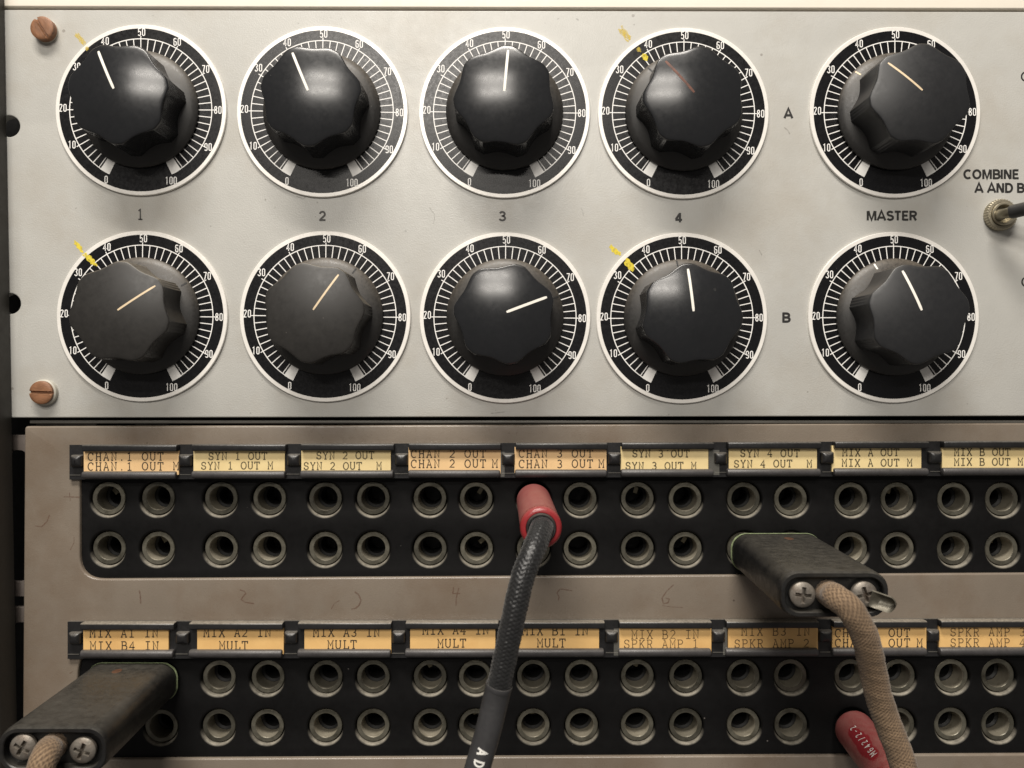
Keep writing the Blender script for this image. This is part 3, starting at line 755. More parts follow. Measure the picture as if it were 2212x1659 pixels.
ls2 = label_strip('dustier black label strip above the lower jack rows, all gold cards', SEG2, 1337, 1348, 1359.5, 1404, 1420, -0.003, 146, True)

def film(t, x0, y0, x1, y1, h):
    p = W(x0, y1, h); q = W(x1, y0, h); mb = MB(); mb.box((p.x, -h, p.z), (q.x, -h + 0.15*MM, q.z))
    obj('clear_cover', mb, M['film'], t, world=True)
film(ls1, 1531, 972, 1554, 1026, 2.2*MM); film(ls1, 1081, 976, 1090, 1030, 2.2*MM)
film(ls2, 1326, 1358, 1339, 1416, 2.4*MM); film(ls2, 1562, 1356, 1571, 1415, 2.4*MM)

CH = 1.9*MM           # height of the cards
def typed(mb, txt, x0, yb, pitch, cap, stroke, x_root, z_root, tilt=-0.004, over=None):
    for i, ch in enumerate(txt):
        if ch not in TYPE: continue
        xc = (over or {}).get(i, x0 + i*pitch)
        jy = random.uniform(-0.35, 0.35)
        for j, st in enumerate(TYPE[ch]):
            pts = [(xc + (px - 0.4)*cap*0.96, yb + jy - py*cap + tilt*(xc - x0)) for px, py in st]
            P = [W(a, b, CH) for a, b in pts]
            mb.ribbon([(p.x - x_root, p.z - z_root) for p in P], stroke*S, 0.025*MM + j*2e-6)
CARDS = [  # x0, x1, paper, ink, stroke, cap, lines: (text, x of the first letter, baseline, pitch, overrides)
 (1, 181, 386, 'peach', 'type_dark', 2.3, 16.5, [('CHAN.1 OUT', 196, 995, 16.75, None), ('CHAN.1 OUT M', 196, 1016, 16.75, None)]),
 (1, 418, 615, 'cream', 'type_soft', 2.4, 15.2, [('SYN 1 OUT', 456, 993, 14.4, None), ('SYN 1 OUT M', 440, 1013.7, 14.4, None)]),
 (1, 651, 844, 'cream', 'type_soft', 2.4, 15.2, [('SYN 2 OUT', 689, 991.7, 14.2, None), ('SYN 2 OUT  M', 661.5, 1014.5, 14.3, None)]),
 (1, 882.5, 1081.5, 'peach', 'type_dark', 2.3, 16.5, [('CHAN 2 OUT', 894, 988.5, 16.6, None), ('CHAN 2 OUT M', 894, 1010, 16.6, {11: 1069})]),
 (1, 1111.5, 1310, 'peach', 'type_dark', 2.3, 16.5, [('CHAN 3 OUT', 1127, 988, 16.4, None), ('CHAN 3 OUT M', 1127, 1010.5, 16.4, {11: 1299})]),
 (1, 1341, 1530, 'cream', 'type_soft', 2.6, 15.0, [("SYN 3'OUT", 1371.6, 987.5, 14.0, None), ('SYN 3 OUT M', 1356.7, 1014, 14.2, None)]),
 (1, 1574.6, 1764.6, 'cream', 'type_soft', 2.6, 15.0, [('SYN 4 OUT', 1604.7, 986.8, 14.6, None), ('SYN 4 OUT  M', 1591, 1009.5, 14.3, None)]),
 (1, 1797, 1990, 'cream', 'type_soft', 2.6, 15.0, [('MIX A OUT', 1825, 985, 13.9, None), ('MIX A OUT M', 1824, 1007.5, 14.1, None)]),
 (1, 2035, 2236, 'cream', 'type_soft', 2.6, 15.0, [('MIX B OUT', 2066.5, 984.5, 13.8, None), ('MIX B OUT M', 2066.5, 1005.5, 13.75, None)]),
 (2, 180, 364, 'gold', 'type_dark', 2.4, 17.5, [('MIX A1 IN', 200, 1376.5, 16.9, None), ('MIX B4 IN', 201, 1404, 16.9, None)]),
 (2, 426, 612.7, 'gold', 'type_dark', 2.4, 17.5, [('MIX A2 IN', 446, 1375.5, 16.6, None), ('MULT', 480, 1403.3, 16.3, None)]),
 (2, 657.6, 845, 'gold', 'type_dark', 2.4, 17.5, [('MIX A3 IN', 682.7, 1375, 16.4, None), ('MULT', 714, 1401.5, 16.6, None)]),
 (2, 886, 1070, 'gold', 'type_dark', 2.4, 17.5, [('MIX A4 IN', 919, 1370, 16.3, None), ('MULT', 951.5, 1398.5, 16.2, None)]),
 (2, 1115, 1294, 'gold', 'type_dark', 2.4, 17.5, [('MIX B1 IN', 1134, 1371.8, 16.25, None), ('MULT', 1166.7, 1397.8, 16.1, None)]),
 (2, 1338, 1536.6, 'gold', 'type_thin', 1.9, 17.5, [('MIX B2 IN', 1370.5, 1379.5, 16.6, None), ('SPKR AMP 1', 1354, 1400, 16.5, None)]),
 (2, 1573, 1766.8, 'gold', 'type_thin', 2.0, 17.0, [('MIX B3 IN', 1607.7, 1372.5, 16.9, None), ('SPKR AMP 2', 1592.5, 1398.8, 16.6, None)]),
 (2, 1798, 2001, 'gold', 'type_dark', 2.3, 16.8, [('CHAN 4 OUT', 1810, 1376, 16.6, None), ('CHAN 4 OUT M', 1810, 1397.5, 16.6, {11: 1986.5})]),
 (2, 2028.5, 2232, 'gold', 'type_thin', 2.0, 17.0, [('SPKR AMP 3', 2059, 1374, 16.6, None), ('SPKR AMP 4', 2059, 1397, 16.6, None)]),
]
PAPERWORD = {'peach': 'peach coloured', 'cream': 'pale cream', 'gold': 'gold coloured'}
for n, (row, x0, x1, paper, inkn, stroke, cap, lines) in enumerate(CARDS):
    xm = (x0 + x1)/2
    yt, yb = ((966, 1022) if row == 1 else (1352, 1411))
    sl = -0.0042 if row == 1 else -0.003
    yt += sl*(xm - 1106); yb += sl*(xm - 1106)
    root = W(xm, (yt + yb)/2, 1.2*MM)
    words = ' over '.join(l[0].replace("'", ' ') for l in lines)
    if row == 2 and n == 16: words = 'CHAN OUT and crossed by the brown cable'
    t = thing('label_card', '%s paper card typed %s' % (PAPERWORD[paper], words), 'label card', root, 'typed cards in the label strips')
    p = W(x0, yb, CH); q = W(x1, yt, CH)
    mb = MB(); mb.box((p.x, -CH, p.z), (q.x, -1.15*MM, q.z)); obj('paper', mb, M['paper_' + paper], t, world=True)
    for tx, xs, bl, pitch, over in lines:
        mb = MB(); typed(mb, tx, xs, bl, pitch, cap, stroke, root.x, root.z, over=over)
        mb.shift((0, -(CH - 1.2*MM), 0))
        obj('typed_line', mb, M[inkn], t, flat=True)

# ------------------------------------------------------------------ dial plates
DR = 184*S; DT = 0.9*MM
def make_dial():
    t = thing('dial_plate', 'x', 'dial', (0, 0, 0), 'round black scale dials')
    mb = MB(); mb.lathe([(DR, -0.02*MM), (DR, DT - 0.15*MM), (DR - 0.15*MM, DT), (DR - 1.3*MM, DT), (4*MM, DT)], 128)
    obj('rim', mb, M['dialrim'], t)
    mb = MB(); mb.lathe([(DR - 1.17*MM, DT + 0.005*MM), (DR - 1.20*MM, DT + 0.03*MM), (5*MM, DT + 0.03*MM)], 128)
    obj('face', mb, M['dialblack'], t)
    hk = DT + 0.05*MM
    mb = MB()
    ra_ = 153*S; wd = 1.9*S
    mb.ribbon([(ra_*math.cos(math.radians(244 - 308*i/120)), ra_*math.sin(math.radians(244 - 308*i/120))) for i in range(121)], wd, hk)
    for k in range(1, 50):
        a = math.radians(240 - 6*k)
        r1 = (159 if k % 5 == 0 else 152.5)*S
        mb.ribbon([(121*S*math.cos(a), 121*S*math.sin(a)), (r1*math.cos(a), r1*math.sin(a))], 1.8*S, hk + 4e-6)
    for c0 in (240, -60):
        pts = []
        n = 8
        ins = [(125*S*math.cos(math.radians(c0 - 4.2 + 8.4*i/n)), 125*S*math.sin(math.radians(c0 - 4.2 + 8.4*i/n))) for i in range(n + 1)]
        ous = [(154.5*S*math.cos(math.radians(c0 - 4.2 + 8.4*i/n)), 154.5*S*math.sin(math.radians(c0 - 4.2 + 8.4*i/n))) for i in range(n + 1)]
        ia = [mb.vert((x, -hk - 8e-6, z)) for x, z in ins]; ib = [mb.vert((x, -hk - 8e-6, z)) for x, z in ous]
        for i in range(n): mb.f.append((ia[i], ib[i], ib[i+1], ia[i+1]))
    obj('scale_marks', mb, M['dialmark'], t, flat=True)
    for txt, r, a in (('0', 167.5, 243.7), ('10', 166, 206.9), ('20', 167.5, 178.6), ('30', 166.5, 146), ('40', 167, 117.4), ('50', 167.5, 89.5), ('60', 166, 61.9), ('70', 165, 32.3), ('80', 166, 0), ('90', 165.5, -28.8), ('100', 165.5, -66.7)):
        cx_ = r*S*math.cos(math.radians(a)); cz = r*S*math.sin(math.radians(a))
        ht = 16.6*S; wx = 1.0
        adv = 9.0*S
        wid = adv*(len(txt) - 1) + 0.42*ht*wx
        mb = MB(); gothic(mb, txt, cx_ - wid/2, cz - ht/2, ht, wx, 1.9*S, hk + 4e-6, adv)
        obj('numeral', mb, M['dialmark'], t, flat=True)
    return t
DIALS = [(307, 239.5), (697.5, 243.3), (1090, 245), (1475, 246.5), (1930.7, 244.7), (309.5, 683.5), (703.7, 684), (1091, 686.4), (1471.6, 687.5), (1927.8, 686)]
WHERE = ['above the printed 1', 'above the printed 2', 'above the printed 3', 'above the printed 4', 'above the word MASTER',
         'below the printed 1', 'below the printed 2', 'below the printed 3', 'below the printed 4', 'below the word MASTER']
EXTRA = ['with a faint yellow crayon streak', 'with a shiny worn face', 'with a shiny worn face', 'with a broken yellow crayon streak', 'beside the letter A',
         'with a bright yellow crayon streak', 'with a clean face', 'with a clean face', 'with a blotchy yellow crayon streak', 'beside the letter B']
dproto = make_dial()
dials = []
for i, (x, y) in enumerate(DIALS):
    o = dproto if i == 0 else copy_tree(dproto)
    o.location = W(x, y)
    o.rotation_euler = (0, math.radians((0.1, 0.6, 0.5, 0.4, -0.3, 0.6, 0.7, 0.5, -0.3, -0.3)[i]), 0)
    o['label'] = 'round black 0 to 100 dial %s, %s' % (EXTRA[i], WHERE[i])
    dials.append(o)
for i, x0, y0, x1, y1, wd, mt in ((0, 188.5, 104, 194, 111, 9, 'crayon_dim'), (5, 183, 547, 211, 578, 13, 'crayon'), (3, 1374, 105, 1382, 117, 9, 'crayon_dim'), (3, 1386, 119, 1397, 134, 12, 'crayon'), (8, 1346, 557, 1373, 589, 15, 'crayon')):
    mb = MB(); crayon(mb, x0, y0, x1, y1, wd, DT + 0.09*MM, 4)
    rot = dials[i].rotation_euler
    mb.shift(-Vector(dials[i].location))
    obj('crayon_mark', mb, M[mt], dials[i], flat=True)

# ------------------------------------------------------------------ fluted knobs
GR = 14.3*MM; GH = 15.6*MM; DOME_R = 50*MM
def flute(t, soft):
    u = (t*7/(2*PI)) % 1.0
    u = u - 0.5                       # 0 in the middle of a flute, +-0.5 on a lobe
    hard = math.cos(PI/2*u/0.385)**0.9 if abs(u) < 0.385 else 0.0
    smooth = (0.5 + 0.5*math.cos(PI*u/0.43))**0.72 if abs(u) < 0.43 else 0.0
    v = hard*(1 - soft) + smooth*soft
    rib = 0.0
    if abs(u) > 0.40 and soft < 0.06: rib = 0.10*(0.5 + 0.5*math.cos((abs(u) - 0.5)*2*PI/0.073))
    return v*(1.80 - 0.65*soft)*MM + rib*MM
def dome_h(r): return GH + 0.05*MM + (13.9**2 - (r/MM)**2)/(2*DOME_R/MM)*MM
def make_knob():
    t = thing('knob', 'x', 'knob', (0, 0, 0), 'fluted black control knobs')
    mb = MB(); mb.lathe([(17.1*MM, 1.0*MM), (17.3*MM, 1.25*MM), (17.3*MM, 1.75*MM), (17.05*MM, 2.1*MM), (15.5*MM, 2.75*MM), (13*MM, 3.6*MM), (9*MM, 4.2*MM)], 128)
    obj('skirt', mb, M['skirt'], t, ang=50)
    mb = MB(); n = 7*80
    rings = []
    def edge(R, drop, soft, h=None):
        ring = []
        for i in range(n):
            a = 2*PI*i/n; r = R - flute(a, soft)
            ring.append((r*math.cos(a), -(h if h else dome_h(r) - drop), r*math.sin(a)))
        rings.append(ring)
    edge(GR + 0.1*MM, 0, 0, 2.2*MM); edge(GR + 0.1*MM, 0, 0, 3.2*MM); edge(GR, 0, 0, 9*MM); edge(GR, 0, 0.3, GH - 1.6*MM)
    edge(GR - 0.02*MM, 0.85*MM, 0.35); edge(GR - 0.04*MM, 0.42*MM, 0.6); edge(GR - 0.10*MM, 0.17*MM, 0.8); edge(GR - 0.24*MM, 0.04*MM, 0.88); edge(GR - 0.5*MM, 0, 0.9); edge(GR - 1.3*MM, 0, 0.9)
    R0 = GR - 1.3*MM
    for f in (0.94, 0.86, 0.76, 0.64, 0.5, 0.36, 0.22, 0.1, 0.02):
        ring = []
        for i in range(n):
            a = 2*PI*i/n
            r = (R0 - flute(a, 0.9)*f**2)*f
            ring.append((r*math.cos(a), -dome_h(r), r*math.sin(a)))
        rings.append(ring)
    mb.loft(rings, True, False, True)
    obj('grip', mb, M['knob'], t, ang=40)
    mb = MB(); hw = 0.44*MM
    def bar(r0, r1, hf, hw, up):
        L = []
        for k in range(15):
            r = r0 + (r1 - r0)*k/14
            e = hw*(0.75 if k in (0, 14) else 1)
            L.append([(r, -(hf(r) - 0.15*MM), -e), (r, -(hf(r) + up), -e*0.8), (r, -(hf(r) + up), e*0.8), (r, -(hf(r) - 0.15*MM), e)])
        mb.loft(L, True, True, True)
    bar(0.6*MM, 12.6*MM, dome_h, hw, 0.04*MM)
    obj('pointer_line', mb, M['white'], t)
    mb = MB(); bar(15.1*MM, 16.9*MM, lambda r: 2.75*MM - (r - 15.5*MM)*0.42, 0.30*MM, 0.05*MM)
    obj('skirt_mark', mb, M['notch'], t)
    return t
ANG = [114.6, 113.1, 84.9, 129.5, 137, 35.2, 55.9, 21, 96, 112.4]
LINE = ['white', 'white', 'white', 'rusty', 'ivory', 'ivory', 'ivory', 'white', 'white', 'white']
SKM = ['notch', 'notch', 'notch', 'notch', 'ivory', 'notch', 'notch', 'notch', 'notch', 'white']
SIZE = [1, 1, 1, 1, 1.06, 1, 1, 1, 1, 1.06]
LDESC = {'white': 'white', 'rusty': 'worn rust red', 'ivory': 'thin yellowed'}
kproto = make_knob(); knobs = []
for i, (x, y) in enumerate(DIALS):
    o = kproto if i == 0 else copy_tree(kproto)
    o.location = W(x, y)
    o.rotation_euler = (0, -math.radians(ANG[i]), 0)
    o.scale = (1, SIZE[i], 1)
    for ch in o.children:
        nm = ch.name.split('.')[0]
        if nm == 'pointer_line' and LINE[i] != 'white':
            ch.data = ch.data.copy(); ch.data.materials.clear(); ch.data.materials.append(M[LINE[i]])
            ch['label'] = LDESC[LINE[i]] + ' pointer line'
        if nm == 'grip' and i in (4, 5, 6, 9):
            ch.data = ch.data.copy(); ch.data.materials.clear(); ch.data.materials.append(M['knob_dusty' if i in (5, 6) else 'knob_matte'])
        if nm == 'skirt_mark' and SKM[i] != 'notch':
            ch.data = ch.data.copy(); ch.data.materials.clear(); ch.data.materials.append(M[SKM[i]])
        if nm == 'pointer_line' and LINE[i] in ('ivory', 'rusty'): ch.scale = (1, 1, 0.75 if i > 3 else 0.95)
    o['label'] = 'black fluted knob with %s pointer line on the dial %s' % (LDESC[LINE[i]], WHERE[i])
    knobs.append(o)
# small pit in one knob's face
mb = MB(); rr = 8.9*MM; aa = math.radians(-48)
mb.lathe([(0.55*MM, dome_h(rr) - 0.1*MM), (0.45*MM, dome_h(rr) + 0.05*MM), (0.05*MM, dome_h(rr) + 0.03*MM)], 20, (rr*math.cos(aa), 0, rr*math.sin(aa)), cap1=True)
obj('pit', mb, M['notch'], knobs[8])

# ------------------------------------------------------------------ slotted rack screws
def head_grid(mb, R, hfun, cutfun, n=96, rings=30, y0=0.0):
    rr = []
    for k in range(rings + 1):
        r = R*(1 - k/rings) if k < rings else R*0.004
        ring = []
        for i in range(n):
            a = 2*PI*i/n; x = r*math.cos(a); z = r*math.sin(a)
            ring.append((x, -(y0 + hfun(r) - cutfun(x, z)), z))
        rr.append(ring)
    return rr
def rack_screw(px, py, slot_deg, washer, label):
    t = thing('rack_screw', label, 'screw', W(px, py, 0), 'brown slotted screws at the left edge')
    # the head stands off the panel: correct the axis for its height
    hh = 3.0*MM; p = W(px, py, hh); t.location = (p.x, 0, p.z)
    R = 25*S*(D - hh)/D
    mb = MB()
    def hf(r): return hh - 0.35*MM*(r/R)**6
    def cut(x, z):
        d = abs(z)
        return 0.85*MM*max(0, min(1, (0.42*MM - d)/(0.12*MM)))
    base = [[(R*math.cos(2*PI*i/96), -h, R*math.sin(2*PI*i/96)) for i in range(96)] for h in (0.3*MM, hh - 1.3*MM)]
    mb.loft(base + head_grid(mb, R, hf, cut), True, False, True)
    o = obj('head', mb, M['copper'], t, ang=40); o.rotation_euler = (0, -math.radians(slot_deg), 0)
    mb = MB(); wr = R*(1.13 if washer else 1.02)
    mb.lathe([(wr, 0), (wr, 1.4*MM if washer else 0.5*MM), (wr - 0.3*MM, 1.7*MM if washer else 0.7*MM), (R*0.6, 1.7*MM if washer else 0.7*MM)], 64)
    obj('washer', mb, M['nylon'], t)
rack_screw(89, 59, -58, False, 'brown slotted screw with diagonal slot near the top left corner')
rack_screw(86.5, 848, -2, True, 'brown slotted screw with level slot and pale washer, lower left')

# ------------------------------------------------------------------ toggle switch
ts = thing('toggle_switch', 'small toggle switch with knurled nut and black lever at the right edge', 'switch', W(2157, 466))
mb = MB()
kn = lambda r, h, t: r + (0.14*MM*math.cos(36*t) if r > 4.2*MM and 0.3*MM < h < 1.9*MM else 0)
mb.lathe([(4.55*MM, 0), (4.55*MM, 0.35*MM), (4.55*MM, 1.85*MM), (4.25*MM, 2.2*MM), (3.55*MM, 2.25*MM), (3.45*MM, 1.6*MM)], 216, rfun=kn)
obj('knurled_nut', mb, M['brassy'], ts, ang=30)
mb = MB(); mb.lathe([(3.4*MM, 0.5*MM), (3.4*MM, 3.0*MM), (3.2*MM, 3.25*MM), (2.75*MM, 3.25*MM), (2.55*MM, 2.9*MM), (2.5*MM, 1.0*MM), (0.3*MM, 1.0*MM)], 64)
obj('bushing', mb, M['brassy'], ts, ang=30)
def frame_path(P):
    T = []
    for i in range(len(P)):
        d = P[min(i+1, len(P)-1)] - P[max(i-1, 0)]
        T.append(d.normalized())
    u = T[0].cross(Vector((0, 0, 1)))
    if u.length < 0.1: u = T[0].cross(Vector((1, 0, 0)))
    u.normalize(); U = [u]
    for i in range(1, len(P)):
        q = T[i-1].rotation_difference(T[i]); u = (q @ U[-1]); u = (u - T[i]*u.dot(T[i])).normalized(); U.append(u)
    V = [T[i].cross(U[i]) for i in range(len(P))]
    return T, U, V
def spline(pts, step):
    """Catmull-Rom through pts, sampled evenly"""
    P = [Vector(p) for p in pts]; P = [P[0]*2 - P[1]] + P + [P[-1]*2 - P[-2]]
    out = []
    for i in range(1, len(P) - 2):
        a, b, c, d = P[i-1:i+3]
        n = max(2, int((c - b).length/(step*0.2)))
        for k in range(n):
            t = k/n
            out.append(0.5*((2*b) + (c - a)*t + (2*a - 5*b + 4*c - d)*t*t + (3*b - a - 3*c + d)*t**3))
    out.append(P[-2])
    res = [out[0]]; acc = 0
    for a, b in zip(out, out[1:]):
        acc += (b - a).length
        if acc >= step: res.append(b); acc = 0
    return res
def tube(mb, P, rf, n=32, cap0=False, cap1=False, attr=None):
    T, U, V = frame_path(P); rings = []; s = 0
    for i, p in enumerate(P):
        if i: s += (P[i] - P[i-1]).length
        ring = []
        for k in range(n):
            a = 2*PI*k/n
            r = rf(s, a)
            if isinstance(r, tuple):
                r, w_ = r; attr.append(w_)
            ring.append(p + (U[i]*math.cos(a) + V[i]*math.sin(a))*r)
        rings.append(ring)
    mb.loft(rings, True, cap0, cap1)
    return T, U, V
b0 = W(2157, 465, 2*MM); b1 = W(2172, 461, 7*MM); b2 = W(2280, 436, 17*MM)
mb = MB(); tube(mb, spline([b0, b1, b1.lerp(b2, 0.3)], 0.4*MM), lambda s, a: (1.75 - 0.25*min(1, s/(4*MM)))*MM, 32, True, True); obj('lever', mb, M['spring'], ts, world=True)
mb = MB()
Lp = spline([b1.lerp(b2, 0.06), b1.lerp(b2, 0.5), b2], 0.4*MM)
tube(mb, Lp, lambda s, a: min(1.95, 1.5 + 0.5*s/(1.0*MM) if s < 1*MM else 1.95)*MM, 32, True, True); obj('lever_sleeve', mb, M['rubber'], ts, world=True)

# ------------------------------------------------------------------ cords
def set_attr(o, name, vals):
    at = o.data.attributes.new(name, 'FLOAT', 'POINT')
    n = len(at.data); vals = (vals + [0.0]*n)[:n]
    at.data.foreach_set('value', vals)
def braided(name, P, R, mt, parent, nstr=9, pitch=11*MM, amp=0.14*MM, n=108):
    vals = []; mb = MB()
    def rf(s, a):
        u = nstr*(a/(2*PI) + s/pitch); v = nstr*(a/(2*PI) - s/pitch)
        A = abs(math.cos(PI*u)); B = abs(math.cos(PI*v))
        ov = 0.5 + 0.5*math.cos(PI*(math.floor(u + 0.5) + math.floor(v + 0.5)))
        hgt = max(A*(0.55 + 0.45*ov), B*(0.55 + 0.45*(1 - ov)))
        ply = 0.12*abs(math.cos(PI*3*(u if A*(0.55 + 0.45*ov) > B*(0.55 + 0.45*(1 - ov)) else v)))
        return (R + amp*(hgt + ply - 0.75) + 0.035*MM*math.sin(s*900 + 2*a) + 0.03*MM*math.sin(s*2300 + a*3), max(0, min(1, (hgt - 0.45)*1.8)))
    tube(mb, P, rf, n, attr=vals)
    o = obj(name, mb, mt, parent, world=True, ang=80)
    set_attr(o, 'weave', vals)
    return o

# --- red plug with black braided cord
J = Vector((axis(1152, 1078)[0], 0, axis(1152, 1078)[1]))
E = W(1169, 1141, 46*MM)
pc = thing('patch_cord', 'red plug on a black braided cord hanging down from CHAN 3 OUT', 'patch cord', J)
def red_handle(parent, A, B, R, rub=None):
    d = (B - A); L = d.length
    P = [A.lerp(B, k/60) for k in range(61)]
    mb = MB(); att = []
    T, U, V = frame_path(P)
    def rf(s, a):
        r = R
        if s < 1.0*MM: r = R - (1.0*MM - s)*0.6
        if s > L - 1.2*MM: r = R - ((s - (L - 1.2*MM))/(1.2*MM))**2*0.9*MM
        w_ = 0.0
        if rub:
            for s0, a0, ls, la in rub:
                da = (a - a0 + PI) % (2*PI) - PI
                q = ((s - s0)/ls)**2 + (da/la)**2
                q *= 1 + 0.25*math.sin(5*a + s*700)
                w_ = max(w_, max(0, min(1, (1.0 - q)*5)))
        return (r, w_)
    tube(mb, P, rf, 72, True, False, attr=att)
    o = obj('plug_handle', mb, M['red'], parent, world=True, ang=50)
    set_attr(o, 'rubbed', att)
    return T[0], U[0], V[0]
A = J + Vector((0, -0.4*MM, 0))
T0, U0, V0 = red_handle(pc, A, E, 5.05*MM)
def ring_at(Cn, T, prof, n=64):
    """lathe round direction T at Cn: profile (r, distance along T)"""
    u = T.cross(Vector((0, 0, 1))).normalized(); v = T.cross(u)
    mb = MB()
    rings = [[Cn + T*h + (u*math.cos(2*PI*i/n) + v*math.sin(2*PI*i/n))*r for i in range(n)] for r, h in prof]
    mb.loft(rings, True, False, False)
    return mb
mb = ring_at(E, T0, [(5.02*MM, -3.4*MM), (5.12*MM, -3.2*MM), (5.14*MM, -1.0*MM), (4.9*MM, -0.3*MM), (4.4*MM, 0.05*MM), (3.8*MM, 0.05*MM), (3.6*MM, -0.4*MM)])
obj('end_ring', mb, M['redring'], pc, world=True, ang=60)
mb = ring_at(E, T0, [(3.7*MM, -1.5*MM), (3.68*MM, 0.3*MM), (3.4*MM, 0.75*MM), (3.1*MM, 0.7*MM), (2.9*MM, 0.1*MM), (1*MM, 0.0)])
obj('grommet', mb, M['rubber'], pc, world=True, ang=60)
path = [E + T0*(-1.5*MM), E + T0*1.5*MM, W(1154, 1185, 54*MM), W(1130, 1245, 57*MM), W(1110, 1330, 58*MM), W(1087, 1440, 57*MM), W(1071, 1510, 56*MM), W(1054, 1580, 56*MM), W(1030, 1665, 56*MM), W(1012, 1740, 56*MM)]
P = spline(path, 0.22*MM)
# heat-shrink sleeve starts where the cord crosses grid row 1478
def cut_index(P, py):
    for i, p in enumerate(P):
        if CY - p.z/(S*(D + p.y)/D) > py: return i
    return len(P) - 1
ci = cut_index(P, 1478)
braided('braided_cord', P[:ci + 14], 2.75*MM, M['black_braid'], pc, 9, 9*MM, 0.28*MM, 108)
Q = P[ci:]
mb = MB(); TQ, UQ, VQ = tube(mb, Q, lambda s, a: (3.05 - (0.0 if s > 0.5*MM else 0.1) + 0.04*math.sin(a*2 + s*160))*MM, 64, True, False)
sl = obj('heatshrink_sleeve', mb, M['heatshrink'], pc, world=True, ang=60)
mb = MB(); 
rings = [[Q[i] + (UQ[i]*math.cos(2*PI*k/64) + VQ[i]*math.sin(2*PI*k/64))*r for k in range(64)] for i, r in ((0, 2.7*MM), (0, 3.1*MM), (2, 3.22*MM), (5, 3.06*MM))]
mb.loft(rings, True); o = obj('lip', mb, M['heatshrink'], sl); mb = None
o.location = -Vector(pc.location) if False else (0, 0, 0)
for v in o.data.vertices: v.co -= Vector(pc.location)
# white letters running down the sleeve
def arc_len(P):
    L = [0]
    for a, b in zip(P, P[1:]): L.append(L[-1] + (b - a).length)
    return L
def wrap_map(P, U, V, R, s0, a_view, orient, Lacc):
    """lettering plane (x along the reading direction, y up) -> tube surface"""
    def f(p):
        s = s0 + orient*p.x
        i = 0
        lo, hi = 0, len(Lacc) - 1
        while hi - lo > 1:
            mid = (lo + hi)//2
            if Lacc[mid] <= s: lo = mid
            else: hi = mid
        i = lo; t = (s - Lacc[i])/max(1e-9, Lacc[i+1] - Lacc[i])
        c = P[i].lerp(P[i+1], t); u = U[i]; v = V[i]
        a = a_view + orient*p.y/R
        return tuple(c + (u*math.cos(a) + v*math.sin(a))*R)
    return f
def view_angle(P, U, V, i, loc=None):
    vd = Vector((0, -D, 0)) - P[i]
    return math.atan2(vd.dot(V[i]), vd.dot(U[i]))
Lq = arc_len(Q)
ia = min(range(len(Q)), key=lambda i: abs(i - cut_index(Q, 1619)))
av = view_angle(Q, UQ, VQ, ia)
# which way round is 'up' for letters reading down the cord: right-hand side of the cord
ex = (UQ[ia]*-math.sin(av) + VQ[ia]*math.cos(av))
sgn = 1 if ex.x > 0 else -1
mb = MB()
mpf = wrap_map(Q, UQ, VQ, 3.12*MM, Lq[ia] - 1.3*MM, av, 1, Lq)
gothic(mb, 'ADC', 0, -1.15*MM, 2.35*MM, 1.12, 0.46*MM, 0, 2.45*1.12*MM, (lambda p: mpf(Vector((p.x, sgn*p.y)))))
lt = obj('printed_letters', mb, M['white_ink'], sl)
for v in lt.data.vertices: v.co -= Vector(pc.location)

# --- red plug at lower right, marked
J2 = Vector((axis(1834, 1563)[0], 0, axis(1834, 1563)[1]))
E2 = W(2002, 1775, 47*MM)
pc2 = thing('patch_cord', 'dusty red plug marked M642/2-2 in the bottom row at right', 'patch cord', J2)
A2 = J2 + Vector((0, -0.4*MM, 0))
dd = (E2 - A2).normalized()
P2 = [A2.lerp(E2, k/60) for k in range(61)]
T2, U2, V2 = frame_path(P2)
av2 = view_angle(P2, U2, V2, 22)
L2 = arc_len(P2); tot = L2[-1]
red_handle(pc2, A2, E2, 5.6*MM, [(17*MM, av2 + 0.1, 10*MM, 0.40), (34*MM, av2 + 0.35, 5*MM, 0.35)])
ex2 = (U2[22]*-math.sin(av2) + V2[22]*math.cos(av2))
sg2 = -1 if ex2.x > 0 else 1
mb = MB()
mp2 = wrap_map(P2, U2, V2, 5.65*MM, 24.0*MM, av2, -1, L2)
gothic(mb, 'M642/2-2', 0, -0.9*MM, 1.9*MM, 1.35, 0.20*MM, 0, 2.05*MM, (lambda p: mp2(Vector((p.x, -sg2*p.y)))))
lt2 = obj('printed_letters', mb, M['white_ink'], pc2)
for v in lt2.data.vertices: v.co -= Vector(pc2.location)
mb = ring_at(E2, T2[0], [(5.1*MM, -3.4*MM), (5.2*MM, -3.2*MM), (5.2*MM, -1.0*MM), (4.4*MM, 0.05*MM), (2.6*MM, 0.05*MM)]); obj('end_ring', mb, M['redring'], pc2, world=True, ang=60)
Pc = spline([E2 - T2[0]*2*MM, E2 + T2[0]*6*MM, E2 + T2[0]*12*MM + Vector((0, 0, -8*MM)), E2 + T2[0]*14*MM + Vector((2*MM, 0, -30*MM))], 0.5*MM)
braided('braided_cord', Pc, 2.6*MM, M['black_braid'], pc2, 8, 10*MM, 0.2*MM, 48)

